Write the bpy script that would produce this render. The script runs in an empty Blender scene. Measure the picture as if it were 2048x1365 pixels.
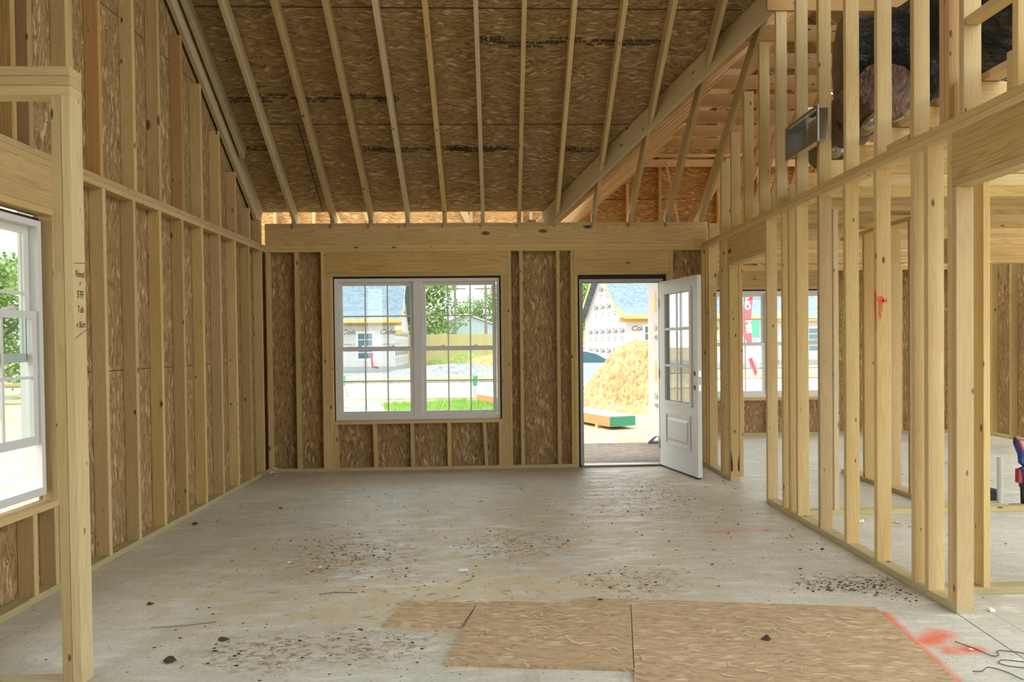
import bpy, bmesh, math, random
from mathutils import Vector, Matrix, Quaternion
random.seed(7)
sc = bpy.context.scene
COL = sc.collection

# ------------------------------------------------------------------ camera
F_PX, CX, CY = 1528.6, 1059.2, 714.6
PITCH, YAW, ROLL, CAM_H = -0.0171, -0.0405, -0.0111, 1.369
def camera():
    cy, sy, cp, sp, cr, sr = (math.cos(YAW), math.sin(YAW), math.cos(PITCH), math.sin(PITCH), math.cos(ROLL), math.sin(ROLL))
    fwd = Vector((-sy*cp, cy*cp, sp)); right = Vector((cy, sy, 0)); up = right.cross(fwd)
    R = right*cr + up*sr; U = -right*sr + up*cr
    cam = bpy.data.cameras.new('camera'); o = bpy.data.objects.new('camera', cam); COL.objects.link(o)
    m = Matrix((R, U, -fwd)).transposed().to_4x4(); m.translation = Vector((0, 0, CAM_H)); o.matrix_world = m
    cam.sensor_width = 36; cam.sensor_fit = 'HORIZONTAL'; cam.lens = F_PX/2048*36
    cam.shift_x = (1024-CX)/2048; cam.shift_y = (CY-682.5)/2048
    cam.clip_start = .05; cam.clip_end = 600
    sc.camera = o
camera()

# ------------------------------------------------------------------ world, sun, exposure
sc.view_settings.view_transform = 'Standard'; sc.view_settings.look = 'None'
sc.view_settings.gamma = 1; sc.view_settings.use_curve_mapping = False
sc.view_settings.exposure = 1.75
def world():
    w = bpy.data.worlds.new('sky'); sc.world = w; w.use_nodes = True; n = w.node_tree.nodes; l = w.node_tree.links
    n.clear()
    out = n.new('ShaderNodeOutputWorld'); bg = n.new('ShaderNodeBackground'); tc = n.new('ShaderNodeTexCoord')
    mp = n.new('ShaderNodeMapping'); mp.inputs['Scale'].default_value = (1, 1, 3)
    no = n.new('ShaderNodeTexNoise'); no.inputs['Scale'].default_value = 2.2; no.inputs['Detail'].default_value = 6
    cr = n.new('ShaderNodeValToRGB')
    cr.color_ramp.elements[0].position = .38; cr.color_ramp.elements[0].color = (.78, .88, .90, 1)
    cr.color_ramp.elements[1].position = .6; cr.color_ramp.elements[1].color = (.97, .97, .94, 1)
    l.new(tc.outputs['Generated'], mp.inputs['Vector']); l.new(mp.outputs[0], no.inputs['Vector'])
    l.new(no.outputs['Fac'], cr.inputs[0]); l.new(cr.outputs[0], bg.inputs['Color'])
    bg.inputs['Strength'].default_value = 1.15
    l.new(bg.outputs[0], out.inputs['Surface'])
world()
s = bpy.data.lights.new('sun', 'SUN'); s.energy = 0.9; s.angle = math.radians(12); s.color = (1, .95, .86)
so = bpy.data.objects.new('sun', s); COL.objects.link(so)
so.rotation_euler = Vector((.36, .14, -1)).to_track_quat('-Z', 'Y').to_euler()
sc.cycles.max_bounces = 8; sc.cycles.diffuse_bounces = 6; sc.cycles.glossy_bounces = 3
sc.cycles.transparent_max_bounces = 12; sc.cycles.transmission_bounces = 4
sc.cycles.use_denoising = True
try: sc.cycles.denoiser = 'OPENIMAGEDENOISE'
except Exception: pass
sc.cycles.sample_clamp_indirect = 6
sc.cycles.caustics_reflective = False; sc.cycles.caustics_refractive = False

# ------------------------------------------------------------------ material helpers
class NT:
    def __init__(s, name):
        s.m = bpy.data.materials.new(name); s.m.use_nodes = True
        s.n = s.m.node_tree.nodes; s.l = s.m.node_tree.links
        s.b = s.n['Principled BSDF']
    def N(s, t, **k):
        x = s.n.new(t)
        for a, v in k.items(): setattr(x, a, v)
        return x
    def L(s, a, b): s.l.new(a, b)
    def setin(s, x, i, v):
        if hasattr(v, 'is_output') or isinstance(v, bpy.types.NodeSocket): s.L(v, x.inputs[i])
        else: x.inputs[i].default_value = v
    def math(s, op, a, b=0.0, c=None, clamp=False):
        x = s.N('ShaderNodeMath', operation=op, use_clamp=clamp); s.setin(x, 0, a); s.setin(x, 1, b)
        if c is not None: s.setin(x, 2, c)
        return x.outputs[0]
    def vmath(s, op, a, b=(0, 0, 0)):
        x = s.N('ShaderNodeVectorMath', operation=op); s.setin(x, 0, a); s.setin(x, 1, b)
        return x.outputs['Value'] if op in ('DOT_PRODUCT', 'LENGTH', 'DISTANCE') else x.outputs[0]
    def map(s, v, scale=(1, 1, 1), rot=(0, 0, 0), loc=(0, 0, 0)):
        x = s.N('ShaderNodeMapping'); s.L(v, x.inputs[0]); x.inputs['Scale'].default_value = scale
        x.inputs['Rotation'].default_value = rot
        s.setin(x, 'Location', loc); return x.outputs[0]
    def noise(s, v, scale=5, detail=3, rough=.5, dist=0, out='Fac'):
        x = s.N('ShaderNodeTexNoise'); s.L(v, x.inputs['Vector']); x.inputs['Scale'].default_value = scale
        x.inputs['Detail'].default_value = detail; x.inputs['Roughness'].default_value = rough; x.inputs['Distortion'].default_value = dist
        return x.outputs[out]
    def vor(s, v, scale=1, rnd=1, feature='F1'):
        x = s.N('ShaderNodeTexVoronoi', feature=feature); s.L(v, x.inputs['Vector']); x.inputs['Scale'].default_value = scale
        x.inputs['Randomness'].default_value = rnd; return x
    def ramp(s, f, els, interp='LINEAR'):
        x = s.N('ShaderNodeValToRGB'); s.L(f, x.inputs[0]); e = x.color_ramp.elements; x.color_ramp.interpolation = interp
        while len(e) < len(els): e.new(.5)
        for q, (p, c) in zip(e, els):
            q.position = p; q.color = (c, c, c, 1) if isinstance(c, (int, float)) else (*c, 1)
        return x.outputs[0]
    def mix(s, f, a, b, blend='MIX'):
        x = s.N('ShaderNodeMix', data_type='RGBA', blend_type=blend)
        s.setin(x, 0, f)
        for i, v in ((6, a), (7, b)):
            if isinstance(v, tuple) and len(v) == 3: v = (*v, 1)
            s.setin(x, i, v)
        return x.outputs[2]
    def coord(s, kind='Object'):
        return s.N('ShaderNodeTexCoord').outputs[kind]
    def objrand(s): return s.N('ShaderNodeObjectInfo').outputs['Random']
    def done(s, col=None, rough=None, metal=None, bump=None, bs=.2, bd=.01, spec=None):
        if col is not None: s.setin(s.b, 'Base Color', (*col, 1) if isinstance(col, tuple) and len(col) == 3 else col)
        if rough is not None: s.setin(s.b, 'Roughness', rough)
        if metal is not None: s.setin(s.b, 'Metallic', metal)
        if spec is not None: s.setin(s.b, 'Specular IOR Level', spec)
        if bump is not None:
            x = s.N('ShaderNodeBump'); x.inputs['Strength'].default_value = bs; x.inputs['Distance'].default_value = bd
            s.L(bump, x.inputs['Height']); s.L(x.outputs[0], s.b.inputs['Normal'])
        return s.m

def mat_plain(name, col, rough=.6, metal=0, var=0.0):
    t = NT(name)
    c = t.coord(); f = t.noise(c, 7, 3)
    dark = tuple(v*(1-max(var, .06)) for v in col)
    return t.done(t.mix(f, col, dark), rough, metal)

def mat_wood(name, light, mid, dark, red=(.50, .27, .10), redamt=.25, knots=1.0, ks=(13, 13, 5.5), ring=.55):
    t = NT(name)
    rnd = t.objrand()
    off = t.N('ShaderNodeCombineXYZ'); r1 = t.math('MULTIPLY', rnd, 37.0); r2 = t.math('MULTIPLY', rnd, 91.7)
    t.L(r1, off.inputs[0]); t.L(r2, off.inputs[1]); t.L(t.math('MULTIPLY', rnd, 53.1), off.inputs[2])
    p = t.vmath('ADD', t.coord(), off.outputs[0])
    # growth rings: distance in the cross-section, warped along the length
    warp = t.noise(t.map(p, (3, 3, .9)), 1.0, 2)
    ringc = t.noise(t.map(p, (16, 16, .55)), 1.0, 2, .5, .6)
    rings = t.math('FRACT', t.math('MULTIPLY', t.math('ADD', ringc, t.math('MULTIPLY', warp, .8)), 9.0))
    rings = t.ramp(rings, [(0, .0), (.55, .35), (.86, 1.0), (1, .1)])
    fib = t.noise(t.map(p, (240, 240, 6)), 1.0, 3, .6)
    blot = t.noise(t.map(p, (5, 5, 1.1)), 1.0, 3)
    col = t.mix(t.math('MULTIPLY', rings, ring), light, mid)
    col = t.mix(t.math('MULTIPLY', t.math('SUBTRACT', fib, .38, clamp=True), 1.1, clamp=True), col, mid)
    col = t.mix(t.ramp(blot, [(.42, 0.0), (.75, .55)]), col, mid)
    # knots
    kc = t.vor(t.map(p, ks), 1.0, 1)
    sep = t.N('ShaderNodeSeparateColor'); t.L(kc.outputs['Color'], sep.inputs[0])
    sel = t.math('GREATER_THAN', sep.outputs[0], 1-.62*knots)
    size = t.math('MULTIPLY_ADD', sep.outputs[1], .10, .06)
    dd = t.math('DIVIDE', kc.outputs['Distance'], size)
    core = t.ramp(dd, [(.35, 1.0), (.95, .55), (1.15, 0.0)])
    halo = t.ramp(dd, [(.9, .5), (1.9, 0.0)])
    col = t.mix(t.math('MULTIPLY', halo, sel), col, mid)
    col = t.mix(t.math('MULTIPLY', core, sel), col, dark)
    # per-board tint
    rr = t.math('FRACT', t.math('MULTIPLY', rnd, 17.3))
    col = t.mix(t.ramp(rr, [(.62, 0.0), (1.0, redamt)]), col, red)
    rb = t.math('FRACT', t.math('MULTIPLY', rnd, 41.9))
    hsv = t.N('ShaderNodeHueSaturation'); t.L(col, hsv.inputs['Color']); t.L(t.math('MULTIPLY_ADD', rb, .3, .83), hsv.inputs['Value'])
    t.L(t.math('MULTIPLY_ADD', rr, -.16, 1.04), hsv.inputs['Saturation'])
    return t.done(hsv.outputs[0], .72, 0, fib, .25, .002, .3)

def mat_osb(name, gain=1.0, soft=0.0, tint=(1, 1, 1), rot90=False, k0=.68):
    t = NT(name)
    p = t.vmath('ADD', t.coord(), (7.3, 3.1, .4))
    p = t.map(p, (k0, k0, 1), (0, 0, 1.5708 if rot90 else 0))
    wv = t.noise(p, 3.5, 3, .6, 0, 'Color'); wv = t.vmath('MULTIPLY', t.vmath('SUBTRACT', wv, (.5, .5, .5)), (.16, .16, 0))
    pw = t.vmath('ADD', p, wv)
    dk, md, lt, pale = (.14, .082, .032), (.30, .195, .088), (.41, .285, .135), (.66, .52, .31)
    # strand layers: wiry noise stretched along slightly different directions
    n1 = t.noise(t.map(pw, (17, 120, 1), (0, 0, .12)), 1, 5, .75, .6)
    n2 = t.noise(t.map(pw, (20, 100, 1), (0, 0, -.55), (3, 9, 0)), 1, 5, .7, .6)
    n3 = t.noise(t.map(pw, (20, 90, 1), (0, 0, .75), (8, 2, 0)), 1, 5, .7, .6)
    c = t.mix(t.ramp(n1, [(.36, 0.0), (.62, 1.0)]), md, lt)
    c = t.mix(t.ramp(n2, [(.40, .85), (.49, 0.0)]), c, dk)
    c = t.mix(t.ramp(n1, [(.36, .85), (.46, 0.0)]), c, dk)
    c = t.mix(t.ramp(n3, [(.38, .8), (.46, 0.0)]), c, (.22, .125, .045))
    for k, (sx, sy, rt, th, am) in enumerate(((13, 60, .1, .86, .55), (16, 72, -.6, .88, .65), (14, 64, .8, .90, .7))):
        v = t.vor(t.map(pw, (sx, sy, 1), (0, 0, rt), (k*4.1, k*2.3, 0)), 1.0, 1)
        sp = t.N('ShaderNodeSeparateColor'); t.L(v.outputs['Color'], sp.inputs[0])
        m = t.math('MULTIPLY', t.math('GREATER_THAN', sp.outputs[0], th), t.ramp(v.outputs['Distance'], [(.25, am), (.5, 0.0)]))
        c = t.mix(m, c, pale)
        m = t.math('MULTIPLY', t.math('LESS_THAN', sp.outputs[0], .10), t.ramp(v.outputs['Distance'], [(.2, .7), (.4, 0.0)]))
        c = t.mix(m, c, dk)
    big = t.noise(p, 1.3, 3)
    c = t.mix(t.ramp(big, [(.35, .22), (.65, 0.0)]), c, (.25, .15, .06))
    sk = t.vor(p, 30, 1); sp = t.N('ShaderNodeSeparateColor'); t.L(sk.outputs['Color'], sp.inputs[0])
    c = t.mix(t.math('MULTIPLY', t.math('GREATER_THAN', sp.outputs[0], .72), t.ramp(sk.outputs['Distance'], [(.10, .9), (.17, 0.0)])), c, (.05, .028, .012))
    if soft: c = t.mix(soft, c, (.52, .40, .235))
    c = t.mix(1.0, c, tuple(gain*x for x in tint), 'MULTIPLY')
    return t.done(c, .7, 0, t.math('ADD', n1, n2), .35, .002, .3)

def mat_floor():
    t = NT('concrete_slab')
    p = t.coord()
    n1 = t.noise(p, .9, 5, .6); n2 = t.noise(t.map(p, (1, 2.2, 1)), 4, 6, .65, .4); n3 = t.noise(p, 60, 4, .6)
    base = t.mix(t.ramp(n1, [(.3, 0.0), (.7, 1.0)]), (.50, .485, .41), (.68, .665, .59))
    base = t.mix(t.ramp(n3, [(.3, .35), (.6, 0.0)]), base, (.27, .27, .24))
    # sawdust / clay dust (strongest mid-floor)
    st = t.noise(t.map(p, (1.2, 4.5, 1), (0, 0, .35)), 2.4, 7, .7, .8); st2 = t.noise(t.map(p, (5, 1.6, 1), (0, 0, .5)), 2.0, 6, .7, .8)
    base = t.mix(t.ramp(st, [(.50, 0.0), (.66, .75)]), base, (.74, .72, .64))
    base = t.mix(t.ramp(st2, [(.30, .5), (.46, 0.0)]), base, (.38, .335, .24))
    def blob(cx, cy, rx, ry):
        d = t.vmath('LENGTH', t.map(p, (1/rx, 1/ry, 0), (0, 0, 0), (-cx/rx, -cy/ry, 0)))
        return t.ramp(d, [(0, 1.0), (.55, .75), (1, 0.0)])
    def seg(a, b, r, soft=.5):
        A = Vector((a[0], a[1], 0)); B = Vector((b[0], b[1], 0)); D = B-A; L = D.length
        q = t.vmath('SUBTRACT', p, tuple(A)); h = t.math('DIVIDE', t.vmath('DOT_PRODUCT', q, tuple(D/L)), L, clamp=True)
        sc_ = t.N('ShaderNodeVectorMath', operation='SCALE'); sc_.inputs[0].default_value = tuple(D); t.L(h, sc_.inputs['Scale'])
        f = t.vmath('MULTIPLY', t.vmath('SUBTRACT', q, sc_.outputs[0]), (1, 1, 0))
        return t.ramp(t.math('DIVIDE', t.vmath('LENGTH', f), r), [(0, 1.0), (soft, .8), (1, 0.0)])
    def mx(*a):
        r = a[0]
        for b in a[1:]: r = t.math('MAXIMUM', r, b)
        return r
    dust = mx(blob(-.4, 4.6, 2.4, 1.5), blob(.6, 5.8, 1.9, 1.6), blob(-.5, 3.95, 1.0, .4), blob(1.4, 7.2, 1.2, 1.2))
    dm = t.math('MULTIPLY', dust, t.ramp(n2, [(.42, 0.0), (.56, .85)]))
    base = t.mix(dm, base, (.56, .455, .28))
    saw = t.math('MULTIPLY', mx(blob(-.35, 4.0, .9, .33), blob(.1, 4.25, .9, .3)), t.ramp(t.noise(t.map(p, (1, 2.4, 1)), 5, 5, .6), [(.4, 0.0), (.55, .8)]))
    base = t.mix(saw, base, (.60, .48, .26))
    backd = t.math('MULTIPLY', mx(blob(-1.4, 8.1, 2.2, .9), blob(.3, 8.2, 1.6, .6)), .55)
    base = t.mix(backd, base, (.42, .31, .17))
    # brown mud scuffs and dark crumbs
    sc1 = t.noise(t.map(p, (1, 1.6, 1), (0, 0, .4)), 16, 8, .8, .5)
    mud = t.math('MULTIPLY', mx(blob(-.95, 5.05, .6, .75), blob(-1.0, 3.45, .5, .3), blob(1.2, 6.8, .7, 1.3), blob(-.6, 3.5, .5, .3), blob(.75, 4.3, .35, .35), blob(.1, 5.2, .55, .5), blob(1.95, 4.2, .4, .28)), t.ramp(sc1, [(.50, 0.0), (.56, .95)]))
    base = t.mix(mud, base, (.24, .17, .10))
    for sc_, th, am in ((34, .13, .62), (17, .10, .78), (9, .07, .85)):
        v = t.vor(t.map(p, (1, .8, 1)), sc_, 1); sp = t.N('ShaderNodeSeparateColor'); t.L(v.outputs['Color'], sp.inputs[0])
        m = t.math('MULTIPLY', t.ramp(v.outputs['Distance'], [(th*.7, 1.0), (th, 0.0)]), t.math('GREATER_THAN', sp.outputs[0], am))
        base = t.mix(m, base, (.06, .045, .03))
    # control joint running on from the partition plate
    base = t.mix(t.math('MULTIPLY', seg((2.27, 3.72), (2.10, 1.5), .006, .6), .75), base, (.07, .06, .05))
    base = t.mix(t.math('MULTIPLY', seg((2.45, 3.75), (2.35, 2.3), .004, .6), .5), base, (.12, .11, .1))
    # orange marking paint
    sn = t.noise(p, 9, 4, .6)
    sp1 = mx(seg((1.90, 3.72), (1.79, 2.85), .055, .35), t.math('MULTIPLY', mx(seg((1.92, 3.36), (2.04, 3.44), .10, .3), seg((1.96, 3.26), (2.08, 3.27), .07, .3)), 1.0))
    sp2 = t.math('MULTIPLY', seg((1.50, 5.43), (1.93, 5.44), .07, .2), .6)
    pm = t.math('MULTIPLY', mx(sp1, sp2), t.ramp(sn, [(.3, .45), (.5, 1.0)]))
    base = t.mix(t.math('MULTIPLY', pm, .92), base, (.78, .12, .05))
    rough = t.ramp(n2, [(.3, .38), (.65, .62)])
    return t.done(base, rough, 0, t.math('ADD', n3, n2), .22, .004, .5)

def mat_shingle():
    t = NT('asphalt_shingles'); p = t.coord()
    n = t.vor(t.map(p, (6, 12, 12)), 1, .8); sp = t.N('ShaderNodeSeparateColor'); t.L(n.outputs['Color'], sp.inputs[0])
    return t.done(t.mix(sp.outputs[0], (.13, .175, .22), (.20, .26, .32)), .95, spec=.1)

def mat_ground(name, a, b, c=None, s=3.0, fine=40):
    t = NT(name); p = t.coord()
    n = t.noise(p, s, 6, .65); f = t.noise(p, fine, 4, .7)
    col = t.mix(t.ramp(n, [(.35, 0.0), (.65, 1.0)]), a, b)
    col = t.mix(t.ramp(f, [(.38, .6), (.58, 0.0)]), col, c or tuple(x*.55 for x in a))
    return t.done(col, .95, 0, f, .5, .02)

def mat_glass(name='window_glass', base=.045):
    t = NT(name); n = t.n; n.remove(t.b)
    tr = t.N('ShaderNodeBsdfTransparent'); tr.inputs[0].default_value = (.93, .97, .96, 1)
    gl = t.N('ShaderNodeBsdfGlossy'); gl.inputs['Roughness'].default_value = .01
    lw = t.N('ShaderNodeLayerWeight'); lw.inputs[0].default_value = .5
    fr = t.math('MULTIPLY_ADD', t.math('POWER', lw.outputs['Facing'], 5.0), .8, base)
    mx = t.N('ShaderNodeMixShader'); t.L(fr, mx.inputs[0]); t.L(tr.outputs[0], mx.inputs[1]); t.L(gl.outputs[0], mx.inputs[2])
    t.L(mx.outputs[0], n['Material Output'].inputs[0]); return t.m

def mat_leaf(name, a, b):
    t = NT(name); p = t.coord()
    c = t.mix(t.noise(p, 1.7, 4, .6), a, b); return t.done(c, .8, spec=.2)

M = {}
M['wood'] = mat_wood('spruce_framing', (.63, .475, .225), (.485, .32, .122), (.085, .04, .018))
M['woodtr'] = mat_wood('treated_lumber', (.54, .45, .24), (.40, .33, .15), (.09, .06, .02), redamt=.1)
M['woodhd'] = mat_wood('pine_header_lumber', (.61, .44, .19), (.43, .26, .085), (.07, .03, .012), redamt=.1, knots=1.0, ks=(6, 6, 2.6), ring=.85)
M['woodred'] = mat_wood('red_fir_framing', (.54, .34, .15), (.42, .235, .09), (.08, .03, .015), redamt=.2)
M['woodgray'] = mat_wood('weathered_spruce', (.60, .495, .295), (.48, .365, .185), (.12, .08, .05), redamt=.1)
M['osb'] = mat_osb('osb_sheathing', 1.12)
M['osbwall'] = mat_osb('osb_wall_sheathing', 1.12, rot90=True)
M['osbfloor'] = mat_osb('osb_offcut_dusty', 1.3, .30, (1, 1.02, 1.2), False, .78)
M['seam'] = mat_plain('osb_green_edge', (.035, .05, .035), .8)
M['floor'] = mat_floor()
M['vinyl'] = mat_plain('white_vinyl', (.74, .74, .74), .35)
M['doorpaint'] = mat_plain('white_primed_door', (.72, .73, .74), .4)
M['dark'] = mat_plain('dark_gap_foam', (.03, .028, .025), .8)
M['grayjamb'] = mat_plain('gray_jamb', (.42, .42, .42), .5)
M['alu'] = mat_plain('aluminium_sill', (.25, .24, .22), .4, .6)
M['glass'] = mat_glass()
M['doorglass'] = mat_glass('double_glazed_door_glass', .22)
M['galv'] = mat_plain('galvanised_steel', (.62, .64, .62), .22, 1.0, .2)
M['brass'] = mat_plain('bored_hole_wood', (.22, .14, .07), .7)
M['ink'] = mat_plain('black_stamp_ink', (.05, .035, .02), .8)
M['inkred'] = mat_plain('maroon_marker', (.22, .03, .03), .7)
M['wrap'] = mat_plain('house_wrap', (.60, .56, .56), .5)
M['wrapgray'] = mat_plain('gray_foundation', (.38, .40, .42), .8)
M['wrapink'] = mat_plain('wrap_print_gray', (.22, .20, .19), .7)
M['wrapyel'] = mat_plain('wrap_print_yellow', (.80, .52, .06), .6)
M['fascia'] = mat_plain('orange_fascia_wood', (.72, .42, .16), .7)
M['shingle'] = mat_shingle()
M['fence'] = mat_wood('fence_pine', (.56, .46, .20), (.50, .38, .14), (.2, .12, .05), redamt=.1)
M['shedwall'] = mat_plain('pale_blue_metal', (.50, .60, .66), .5)
M['shedroof'] = mat_plain('white_metal_roof', (.80, .84, .86), .4)
M['dirt'] = mat_ground('sandy_ground', (.42, .35, .21), (.52, .45, .30), (.27, .20, .10), .5, 5)
M['mudshade'] = mat_ground('muddy_shaded_slab', (.20, .165, .13), (.27, .235, .20), (.13, .09, .06), 1.5, 9)  # mud, darkened further to stand in for shade of the absent porch roof
M['osbglow'] = mat_osb('osb_painted_glow', 1.45, 0, (1.15, .95, .75))  # brighter orange OSB copy: the lit glow is put into its colour
M['woodglow'] = mat_wood('fir_painted_glow', (.74, .50, .24), (.60, .36, .14), (.12, .05, .02), redamt=.15)  # same glow put into the colour of the gable framing
M['road'] = mat_ground('packed_sandy_road', (.44, .38, .26), (.54, .49, .37), (.33, .26, .16), .25, 2)
M['gravel'] = mat_ground('gray_gravel', (.22, .225, .225), (.36, .36, .36), (.09, .09, .09), 2, 5)
M['pile'] = mat_ground('clay_heap', (.40, .27, .12), (.54, .40, .21), (.20, .10, .035), 1.4, 7)
M['straw'] = mat_ground('straw_covered_bank', (.36, .27, .11), (.44, .36, .17), (.2, .16, .05), .8, 5)
M['weeds'] = mat_ground('weedy_bank', (.20, .25, .06), (.32, .31, .11), (.11, .15, .03), .7, 4)
M['grassbase'] = mat_ground('lawn_soil', (.20, .33, .07), (.42, .44, .18), (.12, .22, .04), 1.5, 16)
M['blade'] = mat_leaf('grass_blade', (.16, .34, .05), (.36, .52, .12))
M['leaf'] = mat_leaf('tree_leaf', (.13, .24, .06), (.34, .44, .17))
M['bark'] = mat_ground('bark', (.12, .09, .06), (.2, .15, .1), None, 6, 30)
M['lvl'] = mat_plain('orange_engineered_lumber', (.68, .28, .10), .6, 0, .25)
M['greenend'] = mat_plain('green_sealed_end', (.05, .38, .26), .6)
M['strap'] = mat_plain('white_strap', (.8, .8, .78), .5)
M['carpaint'] = mat_plain('silver_blue_car_paint', (.42, .56, .68), .25, .4)
M['carglass'] = mat_plain('car_glass', (.05, .12, .16), .05)
M['rubber'] = mat_plain('black_rubber', (.02, .02, .02), .7)
M['blackbag'] = None
M['flagred'] = mat_plain('red_banner_cloth', (.68, .03, .06), .7)
M['white'] = mat_plain('white_paint', (.8, .8, .8), .6)
M['green'] = mat_plain('green_plastic', (.02, .36, .20), .5)
M['blue'] = mat_plain('blue_plastic', (.01, .04, .22), .45)
M['darkblue'] = mat_plain('dark_navy_cloth', (.03, .04, .08), .7)
M['red'] = mat_plain('red_plastic', (.40, .01, .02), .5)
M['pvc'] = mat_plain('pale_pvc', (.62, .66, .62), .4)
M['paper'] = mat_plain('white_paper_scrap', (.75, .73, .70), .7)
M['clod'] = mat_plain('dark_soil_crumb', (.07, .045, .025), .95)
M['chip'] = mat_wood('pale_wood_chip', (.66, .55, .34), (.5, .36, .18), (.2, .1, .05))
M['wire'] = mat_plain('black_wire', (.04, .04, .045), .5)
M['burn'] = mat_plain('dark_scorch', (.05, .03, .02), .9)
M['orange'] = mat_plain('orange_marking_paint', (.82, .10, .03), .6)
def _bag():
    t = NT('black_plastic_film'); p = t.coord()
    n = t.noise(t.map(p, (3, 3, 7)), 3, 5, .65, 1.5)
    return t.done(t.mix(t.ramp(n, [(.5, 0.0), (.8, .6)]), (.006, .007, .008), (.03, .045, .04)), .13, 0, n, 1.0, .06)
M['blackbag'] = _bag()
def _foil():
    t = NT('brown_foil_insulation'); p = t.coord()
    n = t.noise(t.map(p, (4, 4, 2)), 9, 5, .7, 1.0)
    return t.done(t.mix(t.ramp(n, [(.35, 0.0), (.65, 1.0)]), (.10, .05, .03), (.36, .22, .15)), .3, .5, n, 1.0, .05)
M['foil'] = _foil()
M['wrapteal'] = mat_plain('teal_low_e_sash', (.28, .50, .50), .3)
M['utility'] = mat_plain('weathered_pole', (.22, .20, .17), .9)

# ------------------------------------------------------------------ mesh builder
class MB:
    def __init__(s): s.v = []; s.f = []; s.mi = []; s.uv = {}
    def add(s, vs, fs, mi=0):
        b = len(s.v); s.v += [tuple(v) for v in vs]; s.f += [tuple(i+b for i in f) for f in fs]; s.mi += [mi]*len(fs); return b
    def box(s, x0, x1, y0, y1, z0, z1, mi=0):
        s.add([(x0, y0, z0), (x1, y0, z0), (x1, y1, z0), (x0, y1, z0), (x0, y0, z1), (x1, y0, z1), (x1, y1, z1), (x0, y1, z1)],
              [(0, 3, 2, 1), (4, 5, 6, 7), (0, 1, 5, 4), (1, 2, 6, 5), (2, 3, 7, 6), (3, 0, 4, 7)], mi)
    def prism(s, pts, axis, a, b, mi=0):
        # polygon pts (2-D) extruded along axis from a to b
        n = len(pts)
        def P(p, t):
            return {'x': (t, p[0], p[1]), 'y': (p[0], t, p[1]), 'z': (p[0], p[1], t)}[axis]
        vs = [P(p, a) for p in pts]+[P(p, b) for p in pts]
        fs = [tuple(range(n))[::-1], tuple(range(n, 2*n))]+[(i, (i+1) % n, n+(i+1) % n, n+i) for i in range(n)]
        s.add(vs, fs, mi)
    def tube(s, pts, r, k=8, mi=0, cap=True):
        pts = [Vector(p) for p in pts]; n = len(pts); rs = r if isinstance(r, (list, tuple)) else [r]*n
        ref = Vector((0, 0, 1)); vs = []
        for i, p in enumerate(pts):
            d = (pts[min(i+1, n-1)]-pts[max(i-1, 0)]).normalized()
            u = d.cross(ref)
            if u.length < .05: u = d.cross(Vector((1, 0, 0)))
            u.normalize(); w = d.cross(u)
            for j in range(k):
                a = 2*math.pi*j/k; vs.append(p+(u*math.cos(a)+w*math.sin(a))*rs[i])
        fs = [(i*k+j, i*k+(j+1) % k, (i+1)*k+(j+1) % k, (i+1)*k+j) for i in range(n-1) for j in range(k)]
        if cap: fs += [tuple(range(k))[::-1], tuple(range((n-1)*k, n*k))]
        s.add(vs, fs, mi)
    def disc(s, c, r, t, axis='y', k=20, mi=0):
        c = Vector(c); ax = {'x': Vector((1, 0, 0)), 'y': Vector((0, 1, 0)), 'z': Vector((0, 0, 1))}[axis]
        s.tube([c-ax*t/2, c+ax*t/2], r, k, mi)
    def mesh(s, name, smooth=False):
        me = bpy.data.meshes.new(name); me.from_pydata(s.v, [], s.f); me.update()
        if any(s.mi): me.polygons.foreach_set('material_index', s.mi)
        bm = bmesh.new(); bm.from_mesh(me); bmesh.ops.recalc_face_normals(bm, faces=bm.faces); bm.to_mesh(me); bm.free()
        if smooth: me.polygons.foreach_set('use_smooth', [True]*len(me.polygons))
        return me
def put(name, me, mats, parent=None, loc=None, smooth=False, label=None, cat=None, group=None, kind=None):
    if isinstance(me, MB): me = me.mesh(name, smooth)
    if not me.materials:
        for m in (mats if isinstance(mats, (list, tuple)) else [mats]): me.materials.append(M[m] if isinstance(m, str) else m)
    o = bpy.data.objects.new(name, me); COL.objects.link(o)
    if parent is not None: o.parent = parent
    if loc is not None: o.location = loc
    return tag(o, label, cat, group, kind)
def tag(o, label=None, cat=None, group=None, kind=None):
    if label: o['label'] = label
    if cat: o['category'] = cat
    if group: o['group'] = group
    if kind: o['kind'] = kind
    return o
def empty(name, loc=(0, 0, 0), label=None, cat=None, group=None, kind=None, rz=0):
    o = bpy.data.objects.new(name, None); o.empty_display_size = .1; o.location = loc; o.rotation_euler = (0, 0, rz); COL.objects.link(o)
    return tag(o, label, cat, group, kind)
def inv(o): return Matrix.Translation(o.location).inverted() if o.rotation_euler.z == 0 else (Matrix.Translation(o.location) @ Matrix.Rotation(o.rotation_euler.z, 4, 'Z')).inverted()

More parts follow.
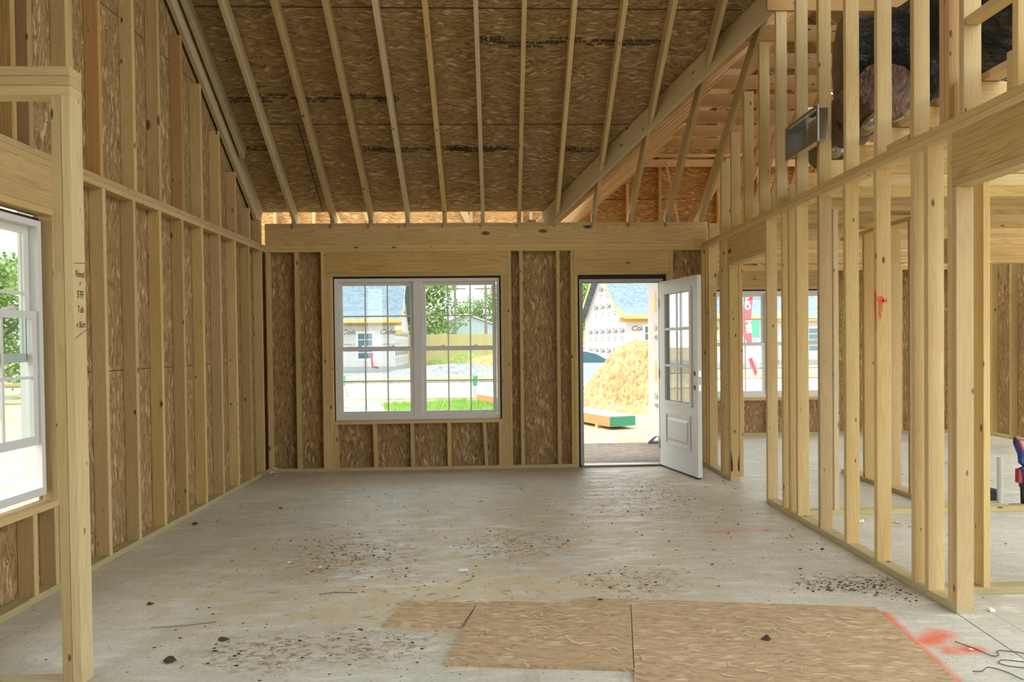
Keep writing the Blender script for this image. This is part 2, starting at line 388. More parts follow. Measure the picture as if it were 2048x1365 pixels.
_cache = {}
def board_mesh(w, t, L, mat, c=.0022):
    key = (round(w, 4), round(t, 4), round(L, 3), mat)
    if key in _cache: return _cache[key]
    a, b = w/2, t/2
    sec = [(-a+c, -b), (a-c, -b), (a, -b+c), (a, b-c), (a-c, b), (-a+c, b), (-a, b-c), (-a, -b+c)]
    m = MB(); m.prism(sec, 'z', 0, L); me = m.mesh('board'); me.materials.append(M[mat]); _cache[key] = me; return me
def board(name, p0, p1, w, t, wdir, mat='wood', label=None, cat=None, group=None, parent=None, kind=None):
    """timber from p0 to p1 (centre line), width w along wdir, thickness t across"""
    p0 = Vector(p0); p1 = Vector(p1); z = (p1-p0).normalized(); x = Vector(wdir); x = (x-z*x.dot(z)).normalized(); y = z.cross(x)
    me = board_mesh(w, t, (p1-p0).length, mat)
    o = bpy.data.objects.new(name, me); COL.objects.link(o)
    m = Matrix((x, y, z)).transposed().to_4x4(); m.translation = p0
    if parent is not None: o.parent = parent; m = inv(parent) @ m
    o.matrix_local = m if parent is not None else m
    if parent is None: o.matrix_world = m
    return tag(o, label, cat, group, kind)
def plank(name, x0, x1, y0, y1, z0, z1, mat='wood', **k):
    d = [x1-x0, y1-y0, z1-z0]; c = [(x0+x1)/2, (y0+y1)/2, (z0+z1)/2]; ax = d.index(max(d))
    p0 = c[:]; p1 = c[:]; p0[ax] -= d[ax]/2; p1[ax] += d[ax]/2
    o = [i for i in range(3) if i != ax]; wi = o[0] if d[o[0]] >= d[o[1]] else o[1]; ti = o[1] if wi == o[0] else o[0]
    wd = [0, 0, 0]; wd[wi] = 1
    return board(name, p0, p1, d[wi], d[ti], wd, mat, **k)
def text(name, body, size, origin, xdir, ydir, mat, parent=None, sx=1.0, shear=0.0, extrude=0.0, bold=0.0):
    cu = bpy.data.curves.new(name, 'FONT'); cu.body = body; cu.size = size; cu.align_x = 'CENTER'; cu.align_y = 'CENTER'
    cu.shear = shear; cu.extrude = extrude; cu.offset = bold; cu.materials.append(M[mat]); cu.resolution_u = 3
    tmp = bpy.data.objects.new(name, cu); me = bpy.data.meshes.new_from_object(tmp); bpy.data.objects.remove(tmp)
    if not me.materials: me.materials.append(M[mat])
    o = bpy.data.objects.new(name, me); COL.objects.link(o)
    x = Vector(xdir).normalized(); y = Vector(ydir).normalized(); z = x.cross(y)
    m = Matrix((x*sx, y, z)).transposed().to_4x4(); m.translation = Vector(origin)
    if parent is not None: o.parent = parent
    o.matrix_local = m
    return o

ORD = 'zero first second third fourth fifth sixth seventh eighth ninth tenth eleventh twelfth thirteenth fourteenth fifteenth sixteenth seventeenth eighteenth nineteenth twentieth'.split()
T, W = .0381, .0889
XL, XR, YB = -2.5083, 2.2642, 8.3861      # room-side faces of the left wall, right partition and back wall
X2 = 6.95                                # right outer wall
YF = 10.93                               # front wall of the room beyond the partition
ZP = 2.391                               # underside of the top plates (8 ft wall)
SL = .6667                               # main roof slope
def zdeck(y): return 2.837+SL*(8.477-y)
def zraf(y): return 2.70+SL*(8.386-y)

# ================================================================== THE SETTING
fl = MB(); fl.prism([(-2.62, -5), (X2+.1, -5), (X2+.1, 11.03), (2.2, 11.03), (2.2, 8.49), (-2.62, 8.49)], 'z', -.15, 0)
put('floor', fl, 'floor', kind='structure', label='grey concrete slab strewn with sawdust, dried mud and orange marking paint', loc=(0, 0, 0))

ps = MB(); ps.box(-3.0, 2.17, 8.495, 10.42, -.16, -.004); put('porch_slab', ps, 'mudshade', kind='structure', label='muddy concrete porch slab with roof shade painted in, just outside the front door')
def sheathing(name, rects, fixed, axis, t, seams=(), label=None, tris=()):
    """OSB skin: rects (u0,u1,z0,z1) in the plane, local XY = sheet plane so the flakes lie in it"""
    root = empty(name, kind='structure', label=label)
    m = MB()
    for (u0, u1, z0, z1) in rects: m.box(u0, u1, z0, z1, 0, t)
    for tr in tris: m.prism(tr, 'z', 0, t)
    for (z, u0, u1) in seams: m.box(u0, u1, z-.003, z+.003, -.0008, .001, 1)
    o = put('sheathing', m, ['osbwall', 'seam'], root)
    # local x -> world x (axis 'y') or world y (axis 'x'); local y -> world z; local z -> outward
    if axis == 'y': mt = Matrix(((1, 0, 0), (0, 0, 1), (0, 1, 0))).transposed()
    else: mt = Matrix(((0, 1, 0), (0, 0, 1), (fixed/abs(fixed), 0, 0))).transposed()
    mt = mt.to_4x4(); mt.translation = (0, fixed, 0) if axis == 'y' else (fixed, 0, 0)
    o.matrix_local = mt
    return root
def rot_sheet(o): pass
# back wall: window opening -1.80..0.03 x .549..2.123, door opening .876..1.86 x 0..2.123
sheathing('wall_back', [(-2.60, -1.80, 0, 2.47), (-1.80, .03, 0, .511), (-1.80, .03, 2.123, 2.47), (.03, .876, 0, 2.47), (.876, 1.86, 2.123, 2.47), (1.86, 2.36, 0, 2.47)],
          YB+W+.001, 'y', .011, label='brown OSB skin between the studs of the back wall')
# left wall: window opening Y 2.55..4.434; above, up to the roof slope
top = lambda y: zdeck(y)-.01
YR = 1.0
sheathing('wall_left', [(-5.0, -.4, 0, 4.2), (1.6, 2.55, 0, 2.45), (2.55, 4.434, 0, .514), (2.55, 4.434, 2.123, 2.45), (4.434, 8.475, 0, 2.45), (1.6, 8.475, 2.45, 2.83)],
          XL-W-.001, 'x', .011, seams=((1.22, 4.44, 8.47), (3.66, 2.0, 7.1)), tris=[[(1.6, 2.83), (8.475, 2.83), (1.6, top(1.6))], [(-5, 4.2), (-.4, 4.2), (-.4, 7.0)]],
          label='brown OSB skin between the studs of the left wall')
ev = MB(); ev.box(-3.4, -2.62, 1.6, 8.3, 2.47, 2.52); put('added_sun_blocker', ev, 'osb', kind='structure', label='unseen sun blocker added outside the left wall')  # unseen strip, added only to keep sun off the left window
# right outer wall and the front wall of the far room
sheathing('wall_right', [(8.6, 11.0, 0, 2.9), (4.0, 8.6, 2.45, 2.9)], X2+W+.001, 'x', .011, label='pale lit OSB skin of the far right outer wall')
sheathing('wall_side', [(-5, 0.4, 0, 4.4)], 2.62, 'x', .011, label='OSB partition behind the camera on the right', tris=[[(-5, 4.4), (.4, 4.4), (.4, 7.7)]])
sheathing('wall_rear', [(-2.6, 2.6, 0, 4.3)], -5.0, 'y', .011, label='OSB rear wall behind the camera')
sheathing('wall_front', [(2.353, 2.98, 0, 2.47), (2.98, 4.87, 0, .511), (2.98, 4.87, 2.123, 2.47), (4.87, X2+.1, 0, 2.47)], YF+W+.001, 'y', .011,
          seams=((1.22, 4.9, 6.9),), label='OSB skin of the front wall beyond the right partition')

def roof_poly(name, pts, nrm_axis, label, seams=(), th=.011, shingle=True):
    """pts are world points of the underside plane; local XY lies in the plane with Y up the slope"""
    P = [Vector(p) for p in pts]; n = sum(((P[i]-P[0]).cross(P[i+1]-P[0]) for i in range(1, len(P)-1)), Vector()).normalized()
    if n.z < 0: n = -n
    if nrm_axis == 'x': x = Vector((-1, 0, 0))
    else: x = Vector((0, 1, 0)) if n.x < 0 else Vector((0, -1, 0))
    x = (x-n*x.dot(n)).normalized(); y = n.cross(x)
    m4 = Matrix((x, y, n)).transposed().to_4x4(); m4.translation = P[0]; iv = m4.inverted()
    q = [iv @ p for p in P]; m = MB(); m.prism([(a.x, a.y) for a in q], 'z', 0, th, 0)
    if shingle: m.prism([(a.x, a.y) for a in q], 'z', th, th+.02, 2)
    for (a, b) in seams:
        a = iv @ Vector(a); b = iv @ Vector(b)
        d = (b-a).normalized(); w_ = Vector((-d.y, d.x, 0))*.0055
        m.add([(a-w_)[:2]+(-.001,), (b-w_)[:2]+(-.001,), (b+w_)[:2]+(-.001,), (a+w_)[:2]+(-.001,)], [(0, 1, 2, 3)], 1)
    o = put(name, m, ['osb', 'seam', 'shingle'], kind='structure', label=label); o.matrix_world = m4
    return o, m4
D = lambda x, y: (x, y, zdeck(y))
YR = 1.0
RXc = 3.9; RYc = 4.257
seams = [(D(-2.6, 7.47), D(1.32, 7.47)), (D(-2.6, 6.455), D(2.1, 6.455)), (D(-2.6, 5.44), D(2.9, 5.44)),
         (D(-1.9, 8.47), D(-1.9, 7.47))]
ceil, CM = roof_poly('ceiling', [D(-3.0, 8.477), D(.524, 8.477), D(RXc, RYc), D(7.27, 8.477), D(7.6, 8.477), D(7.6, 4.0), D(2.7, 4.0), D(2.7, YR), D(-3.0, YR)], 'x',
                     'sloping OSB roof deck with printed grade stamps above the rafters', seams=seams)
G = lambda x, y: (x, y, 2.832+.8333*(x-.524))
G2 = lambda x, y: (x, y, 2.832+.8333*(7.276-x))
roof_poly('ceiling_2', [G(.524, 8.477), G(RXc, RYc), G(RXc, 11.9), G(.95, 11.9), G(.95, 8.62), G(.524, 8.62)], 'y', 'OSB deck on the left slope of the front gable roof')
roof_poly('ceiling_3', [G2(4.7, 5.257), G2(4.7, 8.0), G2(4.7, 11.9), G2(RXc, 11.9), G2(RXc, RYc)], 'y', 'OSB deck on the right slope of the front gable roof')
roof_poly('ceiling_4', [(-3.0, -5.1, zdeck(YR)-.6667*6.1), (2.7, -5.1, zdeck(YR)-.6667*6.1), (2.7, YR, zdeck(YR)), (-3.0, YR, zdeck(YR))], 'x', 'rear slope of the roof deck')
# printed grade stamps on the deck
dx, dy, dn = Vector((1, 0, 0)), Vector((0, -.832, .5547)), Vector((0, -.5547, -.832))
def deckpt(x, y): return Vector((x, y, zdeck(y)))+Vector((0, -.5547, -.832))*.002
def stamp(x, y, kind, flip=False):
    X, Yv = (-dx, -dy) if flip else (dx, dy)
    o0 = deckpt(x, y)
    if kind == 'oval':
        m = MB(); k = 40
        for i in range(k):
            a0, a1 = 2*math.pi*i/k, 2*math.pi*(i+1)/k; q = []
            for a, s_ in ((a0, 1), (a1, 1), (a1, .9), (a0, .9)):
                px = math.copysign(abs(math.cos(a))**.8, math.cos(a))*.115*(s_+.02); py = math.sin(a)*.056*s_*(1-.25*abs(math.cos(a)))
                q.append(o0+X*px+Yv*py)
            m.add(q, [(0, 1, 2, 3)])
        r = put('stamp_ring', m, 'ink', None); r.parent = ceil; r.matrix_parent_inverse = CM.inverted()
        t_ = text('stamp_text', 'HUBER', .075, o0, X, Yv, 'ink', None, .78, bold=.0035)
    else:
        t_ = text('stamp_text', kind, .034, o0, X, Yv, 'ink', None, 1.1, bold=.002)
    t_.parent = ceil; t_.matrix_parent_inverse = CM.inverted()
SM = '24 / 16   7/16 CAT\nEXPOSURE 1   PS 2-10'
SP = 'APA  SFI  PRP-108\nMILL 499  THICKNESS'
LN = 'STRENGTH AXIS THIS DIRECTION\nSHEATHING SPAN'
for x, y, k, fp in [(-.03, 6.70, 'oval', 0), (.27, 6.74, LN, 0), (.62, 6.70, SM, 0), (.98, 6.72, SP, 0), (1.22, 6.72, LN, 0),
                    (-1.02, 7.22, 'oval', 1), (-1.35, 7.2, LN, 1), (-1.72, 7.23, SP, 1), (-2.1, 7.2, SM, 1), (-2.36, 7.23, LN, 1),
                    (-1.22, 7.735, 'oval', 0), (-.95, 7.74, LN, 0), (-.52, 7.72, SP, 0), (-.36, 7.73, 'oval', 0), (0.0, 7.72, SM, 0), (-.17, 7.74, LN, 0),
                    (.72, 7.735, 'oval', 0), (1.0, 7.74, SM, 0), (-2.42, 7.72, SP, 0)]:
    stamp(x, y, k, bool(fp))

# ================================================================== WINDOWS
def sash(parent, x0, x1, z0, z1, y, cols=3, rows=2, st=.042, name='sash', mat='vinyl', sill=.05):
    m = MB(); m.box(x0, x1, y, y+.03, z0, z0+sill); m.box(x0, x1, y, y+.03, z1-st, z1)
    m.box(x0, x0+st, y, y+.03, z0+sill, z1-st); m.box(x1-st, x1, y, y+.03, z0+sill, z1-st)
    s_ = put(name, m, mat, parent)
    g = MB(); g.box(x0+st, x1-st, y+.013, y+.017, z0+sill, z1-st); put('glass_pane', g, 'glass', s_)
    u = MB(); w_ = x1-x0-2*st; h_ = z1-st-z0-sill
    for i in range(1, cols): c = x0+st+w_*i/cols; u.box(c-.008, c+.008, y+.010, y+.020, z0+sill, z1-st)
    for i in range(1, rows): c = z0+sill+h_*i/rows; u.box(x0+st, x1-st, y+.0095, y+.0205, c-.008, c+.008)
    put('muntin_grid', u, mat, s_)
    return s_
def window(name, origin, rz, w, z0, z1, units, label, raised=0.0, outmat='vinyl', jamb=.085):
    """local x along the wall, local +y outwards; frame face flush with y=0"""
    r = empty(name, origin, kind='structure', label=label, rz=rz)
    fw = .034; m = MB(); d0, d1 = .0, jamb
    m.box(0, w, d0, d1, z0, z0+.045); m.box(0, w, d0, d1, z1-fw, z1); m.box(0, fw, d0, d1, z0+.045, z1-fw); m.box(w-fw, w, d0, d1, z0+.045, z1-fw)
    uw = (w-2*fw-(units-1)*.085)/units
    for i in range(1, units):
        c = fw+uw*i+.085*(i-1); m.box(c, c+.085, d0, d1, z0+.045, z1-fw)
    put('window_frame', m, outmat, r)
    m = MB(); m.box(-.014, 0, .02, .08, z0-.003, z1+.02); m.box(w, w+.016, .02, .08, z0-.003, z1+.02); m.box(0, w, .02, .08, z1, z1+.02); put('rough_gap', m, 'dark', r, label='dark rough gap round the window frame')
    zm = (z0+z1)/2
    for i in range(units):
        a = fw+i*(uw+.085)
        sash(r, a+.004, a+uw-.004, zm-.02, z1-fw, .048, name='upper_sash')
        lo = sash(r, a+.004, a+uw-.004, z0+.045+raised, zm+.022+raised, .012, name='lower_sash')
        for q in (.28, .72):
            k = MB(); cx = a+uw*q; k.box(cx-.03, cx+.03, .004, .04, zm+.022+raised, zm+.034+raised); k.box(cx-.008, cx+.02, -.002, .02, zm+.034+raised, zm+.042+raised)
            put('sash_lock', k, 'vinyl', lo)
        st_ = MB(); st_.box(a+.004, a+.02, .030, .046, zm+.1, z1-fw-.06); put('track_stop', st_, 'vinyl', r)
    return r
window('window_1', (-1.785, YB+.045, 0), 0, 1.80, .553, 2.103, 2, 'double white vinyl window with gridded panes in the back wall')
window('window_2', (3.02, YF+.045, 0), 0, 1.81, .553, 2.103, 2, 'double white vinyl window in the far room, seen between the partition studs')
window('window_3', (XL-.045, 2.62, 0), math.pi/2, 1.78, .553, 2.085, 2, 'white vinyl window with its lower sash raised in the left wall', raised=.24)

# ================================================================== FRONT DOOR
dr = empty('door_1', (0, YB, 0), kind='structure', label='white front door with six panes standing open against the daylight')
fr = MB(); fr.box(.895, .925, .005, .115, 0, 2.075); fr.box(1.795, 1.825, .005, .115, 0, 2.075); fr.box(.925, 1.795, .005, .115, 2.045, 2.075)
fr.box(.925, .937, .055, .075, 0.02, 2.045); fr.box(1.783, 1.795, .055, .075, 0.02, 2.045); fr.box(.925, 1.795, .055, .075, 2.033, 2.045)
put('door_frame', fr, 'grayjamb', dr)
g = MB(); g.box(.877, .895, .03, .09, .0, 2.12); g.box(1.825, 1.859, .03, .09, 0, 2.12); g.box(.895, 1.825, .03, .09, 2.077, 2.121); put('rough_gap', g, 'dark', dr, label='dark rough gap round the door frame')
th = MB(); th.box(.895, 1.825, -.01, .14, 0, .022); put('threshold', th, 'alu', dr)
hx, hy, fx, fy = 1.775, -.005, 1.965, -.905
ang = math.atan2(fy-hy, fx-hx); wl = math.hypot(fx-hx, fy-hy)
leaf = MB()
Lz0, Lz1 = .022, 2.035; th_ = .0445
gx0, gx1, gz0, gz1 = .155, .765, .735, 1.90
leaf.box(0, gx0, 0, th_, Lz0, Lz1); leaf.box(gx1, wl, 0, th_, Lz0, Lz1); leaf.box(gx0, gx1, 0, th_, gz1, Lz1); leaf.box(gx0, gx1, 0, th_, Lz0, gz0)
lo = put('door_leaf', leaf, 'doorpaint', dr); lo.location = (hx, hy, 0); lo.rotation_euler = (0, 0, ang)
# The visible face looks towards -x: local y=0 side after rotation
tr_ = MB()
for s0, s1 in ((-.012, 0), (th_, th_+.012)):
    a, b = (s0, s1)
    tr_.box(gx0-.03, gx0+.012, a, b, gz0-.03, gz1+.03); tr_.box(gx1-.012, gx1+.03, a, b, gz0-.03, gz1+.03)
    tr_.box(gx0+.012, gx1-.012, a, b, gz0-.03, gz0+.012); tr_.box(gx0+.012, gx1-.012, a, b, gz1-.012, gz1+.03)
for a in (-.008, th_):
    cxm = (gx0+gx1)/2; tr_.box(cxm-.014, cxm+.014, a, a+.008, gz0+.012, gz1-.012)
    for q in (1, 2): cz = gz0+(gz1-gz0)*q/3; tr_.box(gx0+.012, gx1-.012, a-.0007, a+.0087, cz-.014, cz+.014)
put('lite_trim', tr_, 'doorpaint', lo)
gp = MB(); gp.box(gx0, gx1, .018, .026, gz0, gz1); put('glass_pane', gp, 'doorglass', lo)
pn = MB()
for s in (-1, 1):
    y_ = 0 if s < 0 else th_
    px0, px1, pz0, pz1 = .165, .755, .27, .615
    # recessed groove read as a raised bead plus a raised field
    for (i0, i1, h) in ((0, .02, .010), (.055, .30, .008)):
        if i0 == 0:
            pn.box(px0, px1, *sorted((y_, y_+s*h)), pz0, pz0+.02); pn.box(px0, px1, *sorted((y_, y_+s*h)), pz1-.02, pz1)
            pn.box(px0, px0+.02, *sorted((y_, y_+s*h)), pz0+.02, pz1-.02); pn.box(px1-.02, px1, *sorted((y_, y_+s*h)), pz0+.02, pz1-.02)
        else:
            A = [(px0+.05, pz0+.05), (px1-.05, pz0+.05), (px1-.05, pz1-.05), (px0+.05, pz1-.05)]
            B = [(px0+.075, pz0+.075), (px1-.075, pz0+.075), (px1-.075, pz1-.075), (px0+.075, pz1-.075)]
            pn.add([(a[0], y_, a[1]) for a in A]+[(b[0], y_+s*.009, b[1]) for b in B], [(0, 1, 5, 4), (1, 2, 6, 5), (2, 3, 7, 6), (3, 0, 4, 7), (4, 5, 6, 7)])
put('raised_panel', pn, 'doorpaint', lo)
for z in (.915, 1.055):
    h = MB(); h.disc((wl-.065, th_/2, z), .026, th_+.003, 'y', 20); put('bored_hole', h, 'brass', lo, label='bare bored hole for a lock')
    h = MB(); h.box(wl-.001, wl+.001, .012, .034, z-.03, z+.03); put('latch_plate', h, 'galv', lo)
for z in (.25, 1.03, 1.80):
    h = MB(); h.tube([(-.004, -.004, z-.05), (-.004, -.004, z+.05)], .007, 8); put('hinge', h, 'galv', lo)
sw = MB(); sw.box(.01, wl-.01, .004, th_-.004, .008, .022); put('door_sweep', sw, 'rubber', lo)

# ================================================================== BACK WALL FRAMING
def stud(x0, x1, y0, y1, z0, z1, label, group, cat='stud', name='wall_stud', mat='wood', **k):
    return plank(name, x0, x1, y0, y1, z0, z1, mat, label=label, cat=cat, group=group, **k)
GB = 'framing of the back wall'
Y0, Y1 = YB, YB+W
for (a, lab) in [(-2.508, 'wooden stud in the left corner of the back wall'), (-2.2, 'lone full-height stud left of the double window in the back wall'),
                 (.236, 'lone stud just right of the double window, nearer the window than the door'), (.642, 'lone stud just left of the front door, between door and window'),
                 (2.255, 'corner stud behind the open white door')]:
    stud(a, a+T, Y0, Y1, T, ZP, lab, GB)
for (a, z1, lab) in [(-1.915, ZP, 'king stud left of the double window, left of the header end'), (-1.877, 2.123, 'outer trimmer stud on the left of the double window'),
                     (-1.838, 2.123, 'inner trimmer stud touching the left side of the double window'), (.0305, 2.123, 'inner trimmer stud touching the right side of the double window'),
                     (.069, 2.123, 'outer trimmer stud on the right of the double window'), (.1075, ZP, 'king stud right of the double window, right of the header end'),
                     (.799, ZP, 'king stud at the left of the front door'), (.8385, 2.123, 'trimmer stud touching the left of the front door frame'),
                     (1.8605, 2.123, 'trimmer stud on the hinge side of the front door'), (1.899, ZP, 'king stud above and behind the open front door')]:
    stud(a, a+T, Y0, Y1, T, z1, lab, GB)
plank('window_header', -1.877, .1072, Y0, Y1, 2.1615, ZP-.0005, 'woodhd', label='knotty pine header board above the double window', cat='header', group=GB)
plank('header_plate', -1.877, .1072, Y0, Y1, 2.1235, 2.161, label='flat board under the header above the double window', cat='plate', group=GB)
plank('door_header', .8385, 1.8985, Y0, Y1, 2.1615, ZP-.0005, 'woodhd', label='knotty pine header board above the front door', cat='header', group=GB)
plank('header_plate', .8385, 1.8985, Y0, Y1, 2.1235, 2.161, label='flat board under the header above the front door', cat='plate', group=GB)
plank('window_sill_plate', -1.80, .030, Y0, Y1, .512, .549, label='flat rough sill board under the double window', cat='plate', group=GB)
for i, (a, dx_) in enumerate([(-1.799, 0), (-1.382, .01), (-.975, .004), (-.571, 0), (-.185, .022), (-.008, 0)]):
    board('cripple_stud', (a+T/2+dx_, (Y0+Y1)/2, T), (a+T/2, (Y0+Y1)/2, .5115), W, T, (0, 1, 0), label='short %s cripple stud from the left under the double window sill' % ORD[i+1], cat='stud', group='short studs under the double window')
plank('bottom_plate', -2.508, .876, Y0, Y1, 0, T, 'woodtr', label='greenish treated bottom plate under the double window wall', cat='plate', group=GB)
plank('bottom_plate', 1.861, 2.262, Y0, Y1, 0, T, 'woodtr', label='short treated bottom plate behind the open door', cat='plate', group=GB)
plank('top_plate', -2.508, 2.262, Y0, Y1, ZP, 2.4285, label='lower of the two top plates on the back wall', cat='plate', group=GB)
plank('top_plate', -2.508, 2.262, Y0, Y1, 2.429, 2.467, label='upper of the two top plates on the back wall', cat='plate', group=GB)
plank('ledger_beam', -2.508, 2.285, Y0, Y1, 2.4675, 2.667, 'woodhd', label='long deep beam across the back wall that carries the rafter feet', cat='beam', group=GB)
plank('beam_cap_plate', -2.508, 2.285, Y0, Y1, 2.6675, 2.700, label='flat board capping the long beam under the rafter feet', cat='plate', group=GB)
stud(2.286, 2.324, Y0, Y1, 2.4675, 2.70, 'short upright block at the right end of the long beam', GB)
plank('wood_block', .335, .425, YB+.02, YB+.06, 2.7, 2.735, label='small dark block lying on the beam cap among the rafter feet', cat='block')

# ================================================================== MAIN RAFTERS
RX = [-2.189, -1.776, -1.367, -.968, -.567, -.153, .243, .655, 1.067, 1.474, 1.884, 2.262]
RD = .151
n_ = Vector((0, .5547, .832)); up_ = Vector((0, -.832, .5547))
for i, x in enumerate(RX):
    def c(y): return Vector((x, y, zraf(y)))+n_*(RD/2)
    y_lo = YB+.085 if i < 11 else YB+.02
    b = board('roof_rafter', c(y_lo), c(YR+.1), RD-.001, T, n_, ['wood', 'woodgray'][i in (0, 3, 5)], label='%s roof rafter from the left, rising from the long beam to the deck' % ORD[i+1], cat='rafter', group='exposed roof rafters of the main slope')
    if 0 < i < 11 or i == 0:
        t_ = MB(); sx = x-T/2-.002
        t_.box(sx-.002, sx, YB-.004, YB+.03, 2.655, 2.72); t_.box(sx-.022, sx, YB-.004, YB-.001, 2.645, 2.685); t_.box(sx-.004, sx, YB-.02, YB+.02, 2.70, 2.78)
        o = put('rafter_tie', t_, 'alu', None); m0 = b.matrix_world.copy(); o.parent = b; o.matrix_parent_inverse = m0.inverted(); o['label'] = 'small bent metal tie at the rafter foot'
# rake boards against the left wall
def rk(x, y, off): return Vector((x, y, zdeck(y)))-n_*off
board('rake_rafter', rk(-2.555, 8.44, .125), rk(-2.555, 2.3, .125), .235, T, n_, 'woodgray', label='deep grey board climbing along the top of the left wall studs', cat='rafter')
board('rake_rafter', rk(-2.489, 7.72, .075), rk(-2.489, 2.3, .075), .14, T, n_, 'woodgray', label='shorter sloping board nailed beside the left wall, ending in mid-slope', cat='rafter')
# valley board and the gable framing beyond
v0 = Vector((.50, 8.50, zdeck(8.50))); v1 = Vector((3.88, 4.28, zdeck(4.28))); vd = (v1-v0).normalized(); vs = vd.cross(Vector((0, 0, 1))).normalized(); vn = vs.cross(vd)
board('valley_rafter', v0-vn*.105, v1-vn*.105, .20, T, vn, 'woodgray', label='wide pale valley board slanting up to the right behind the rafters', cat='rafter')
GG = 'gable rafters stacked one behind another'
gn = Vector((-.640, 0, .768))
k = 0; y = 8.60
while y < 11.3:
    a = Vector(G(.30, y))-gn*.10; b = Vector(G(RXc-.02, y))-gn*.10
    board('gable_rafter', a, b, .184, T, gn, 'woodglow', label='%s gable rafter with orange glow painted in, behind the valley board, counted away from the room' % ORD[k+1], cat='rafter', group=GG)
    k += 1; y += .4064
k = 0
for y in (8.19, 7.79, 7.38, 6.97, 6.57, 6.16, 5.75, 5.35, 4.94):
    xv = 1.489+.8*(7.271-y)
    a = Vector(G(xv+.05, y))-gn*.10; b = Vector(G(RXc-.02, y))-gn*.10
    board('jack_rafter', a, b, .184, T, gn, 'woodglow', label='%s jack rafter of the gable roof, running up from the valley board' % ORD[k+1], cat='rafter', group='jack rafters above the valley board'); k += 1
g2 = Vector((.640, 0, .768)); k = 0; y = 11.0
while y > 4.9:
    a = Vector(G2(7.5 if y > 8.5 else 7.276-.8*(8.477-y)-.05, y))-g2*.10; b = Vector(G2(RXc+.02, y))-g2*.10
    board('gable_rafter', a, b, .184, T, g2, 'wood', label='%s rafter on the far right slope of the gable roof, counted from the front' % ORD[k+1], cat='rafter', group='rafters of the far gable slope'); k += 1; y -= .6096
for i, y in enumerate((6.10, 6.71, 7.37, 7.97, 8.58, 9.2, 9.81, 10.42)):
    x0 = .524+(4.03-2.60)/.8333; x1 = 7.8-x0
    plank('collar_tie', x0-.05, x1+.05, y, y+T, 4.03, 4.17, 'woodred', label='%s horizontal collar tie crossing the attic, counted away from the room' % ORD[i+1], cat='collar tie', group='collar ties across the gable attic')
    for s_, (xa, xb) in enumerate(((3.5, 3.05), (4.3, 4.75))):
        board('truss_web', (xa, y+T*1.5, 4.10), (xb, y+T*1.5, 2.70), W, T, (1, 0, 0), 'woodred', label='%s diagonal brace from the %s collar tie down to the ceiling joists' % (['left', 'right'][s_], ORD[i+1]), cat='brace', group='attic braces')
# gable end wall
YG = 11.35
gb = MB()
gb.prism([(0.0, 2.42), (7.8, 2.42), (RXc, 2.832+.8333*3.376-.02)], 'z', 0, .011)
gbo = put('wall_gable', gb, ['osbglow', 'seam'], kind='structure', label='OSB of the gable end beyond the rafters, orange glow painted in')
m4 = Matrix(((1, 0, 0), (0, 0, 1), (0, 1, 0))).transposed().to_4x4(); m4.translation = (0, YG+W+.001, 0); gbo.matrix_world = m4
sm = MB(); sm.box(.9, 2.85, YG+W-.001, YG+W+.003, 3.52, 3.53); o = put('sheet_seam', sm, 'seam'); o.parent = gbo; o.matrix_parent_inverse = m4.inverted()
for i, x in enumerate((1.27, 1.93, 2.42, 3.30, 3.9, 4.5, 5.1, 5.7)):
    zt = 2.832+.8333*((x if x < RXc else 7.8-x)-.524)-.26
    plank('gable_stud', x, x+T, YG, YG+W, 2.47, zt, 'woodglow', label='%s upright stud from the left in the orange gable end' % ORD[i+1], cat='stud', group='studs of the gable end')
plank('gable_chord', 2.05, 5.75, YG-T-.001, YG-.001, 3.985, 4.09, 'woodglow', label='horizontal board across the orange gable end', cat='beam')
plank('gable_chord', 2.05, 5.75, YG-2*T-.002, YG-T-.002, 4.12, 4.16, label='narrow upper rail across the orange gable end', cat='beam')
for i, (xa, za, xb, zb) in enumerate(((2.50, 4.05, 2.76, 2.75), (3.45, 4.08, 2.72, 2.75), (3.9, 4.05, 3.2, 2.47))):
    board('gable_brace', (xa, YG-T*2.6, za), (xb, YG-T*2.6, zb), W if i else .03, T, (1, 0, 0), ['woodglow', 'woodglow', 'woodglow'][i], label=['thin brace slanting down to the right in the orange gable end', 'broad brace slanting down to the left in the orange gable end', 'brace slanting down beside the broad one in the gable end'][i], cat='brace')
plank('gable_plate', 0.0, 7.8, YG, YG+W, 2.43, 2.469, label='flat plate under the studs of the gable end', cat='plate')
# stamp on the gable sheathing
for tx in ((1.45, 3.10, 'APA'), (1.62, 3.13, '24/16  EXPOSURE 1\nPS 2-10 7/16'), (2.15, 3.12, 'SHEATHING SPAN\nSTRENGTH AXIS')):
    t_ = text('stamp_text', tx[2], .05 if tx[2] != 'APA' else .11, (tx[0], YG+W-.002, tx[1]), (1, 0, 0), (0, 0, 1), 'ink', bold=.001); t_.parent = gbo; t_.matrix_parent_inverse = m4.inverted()
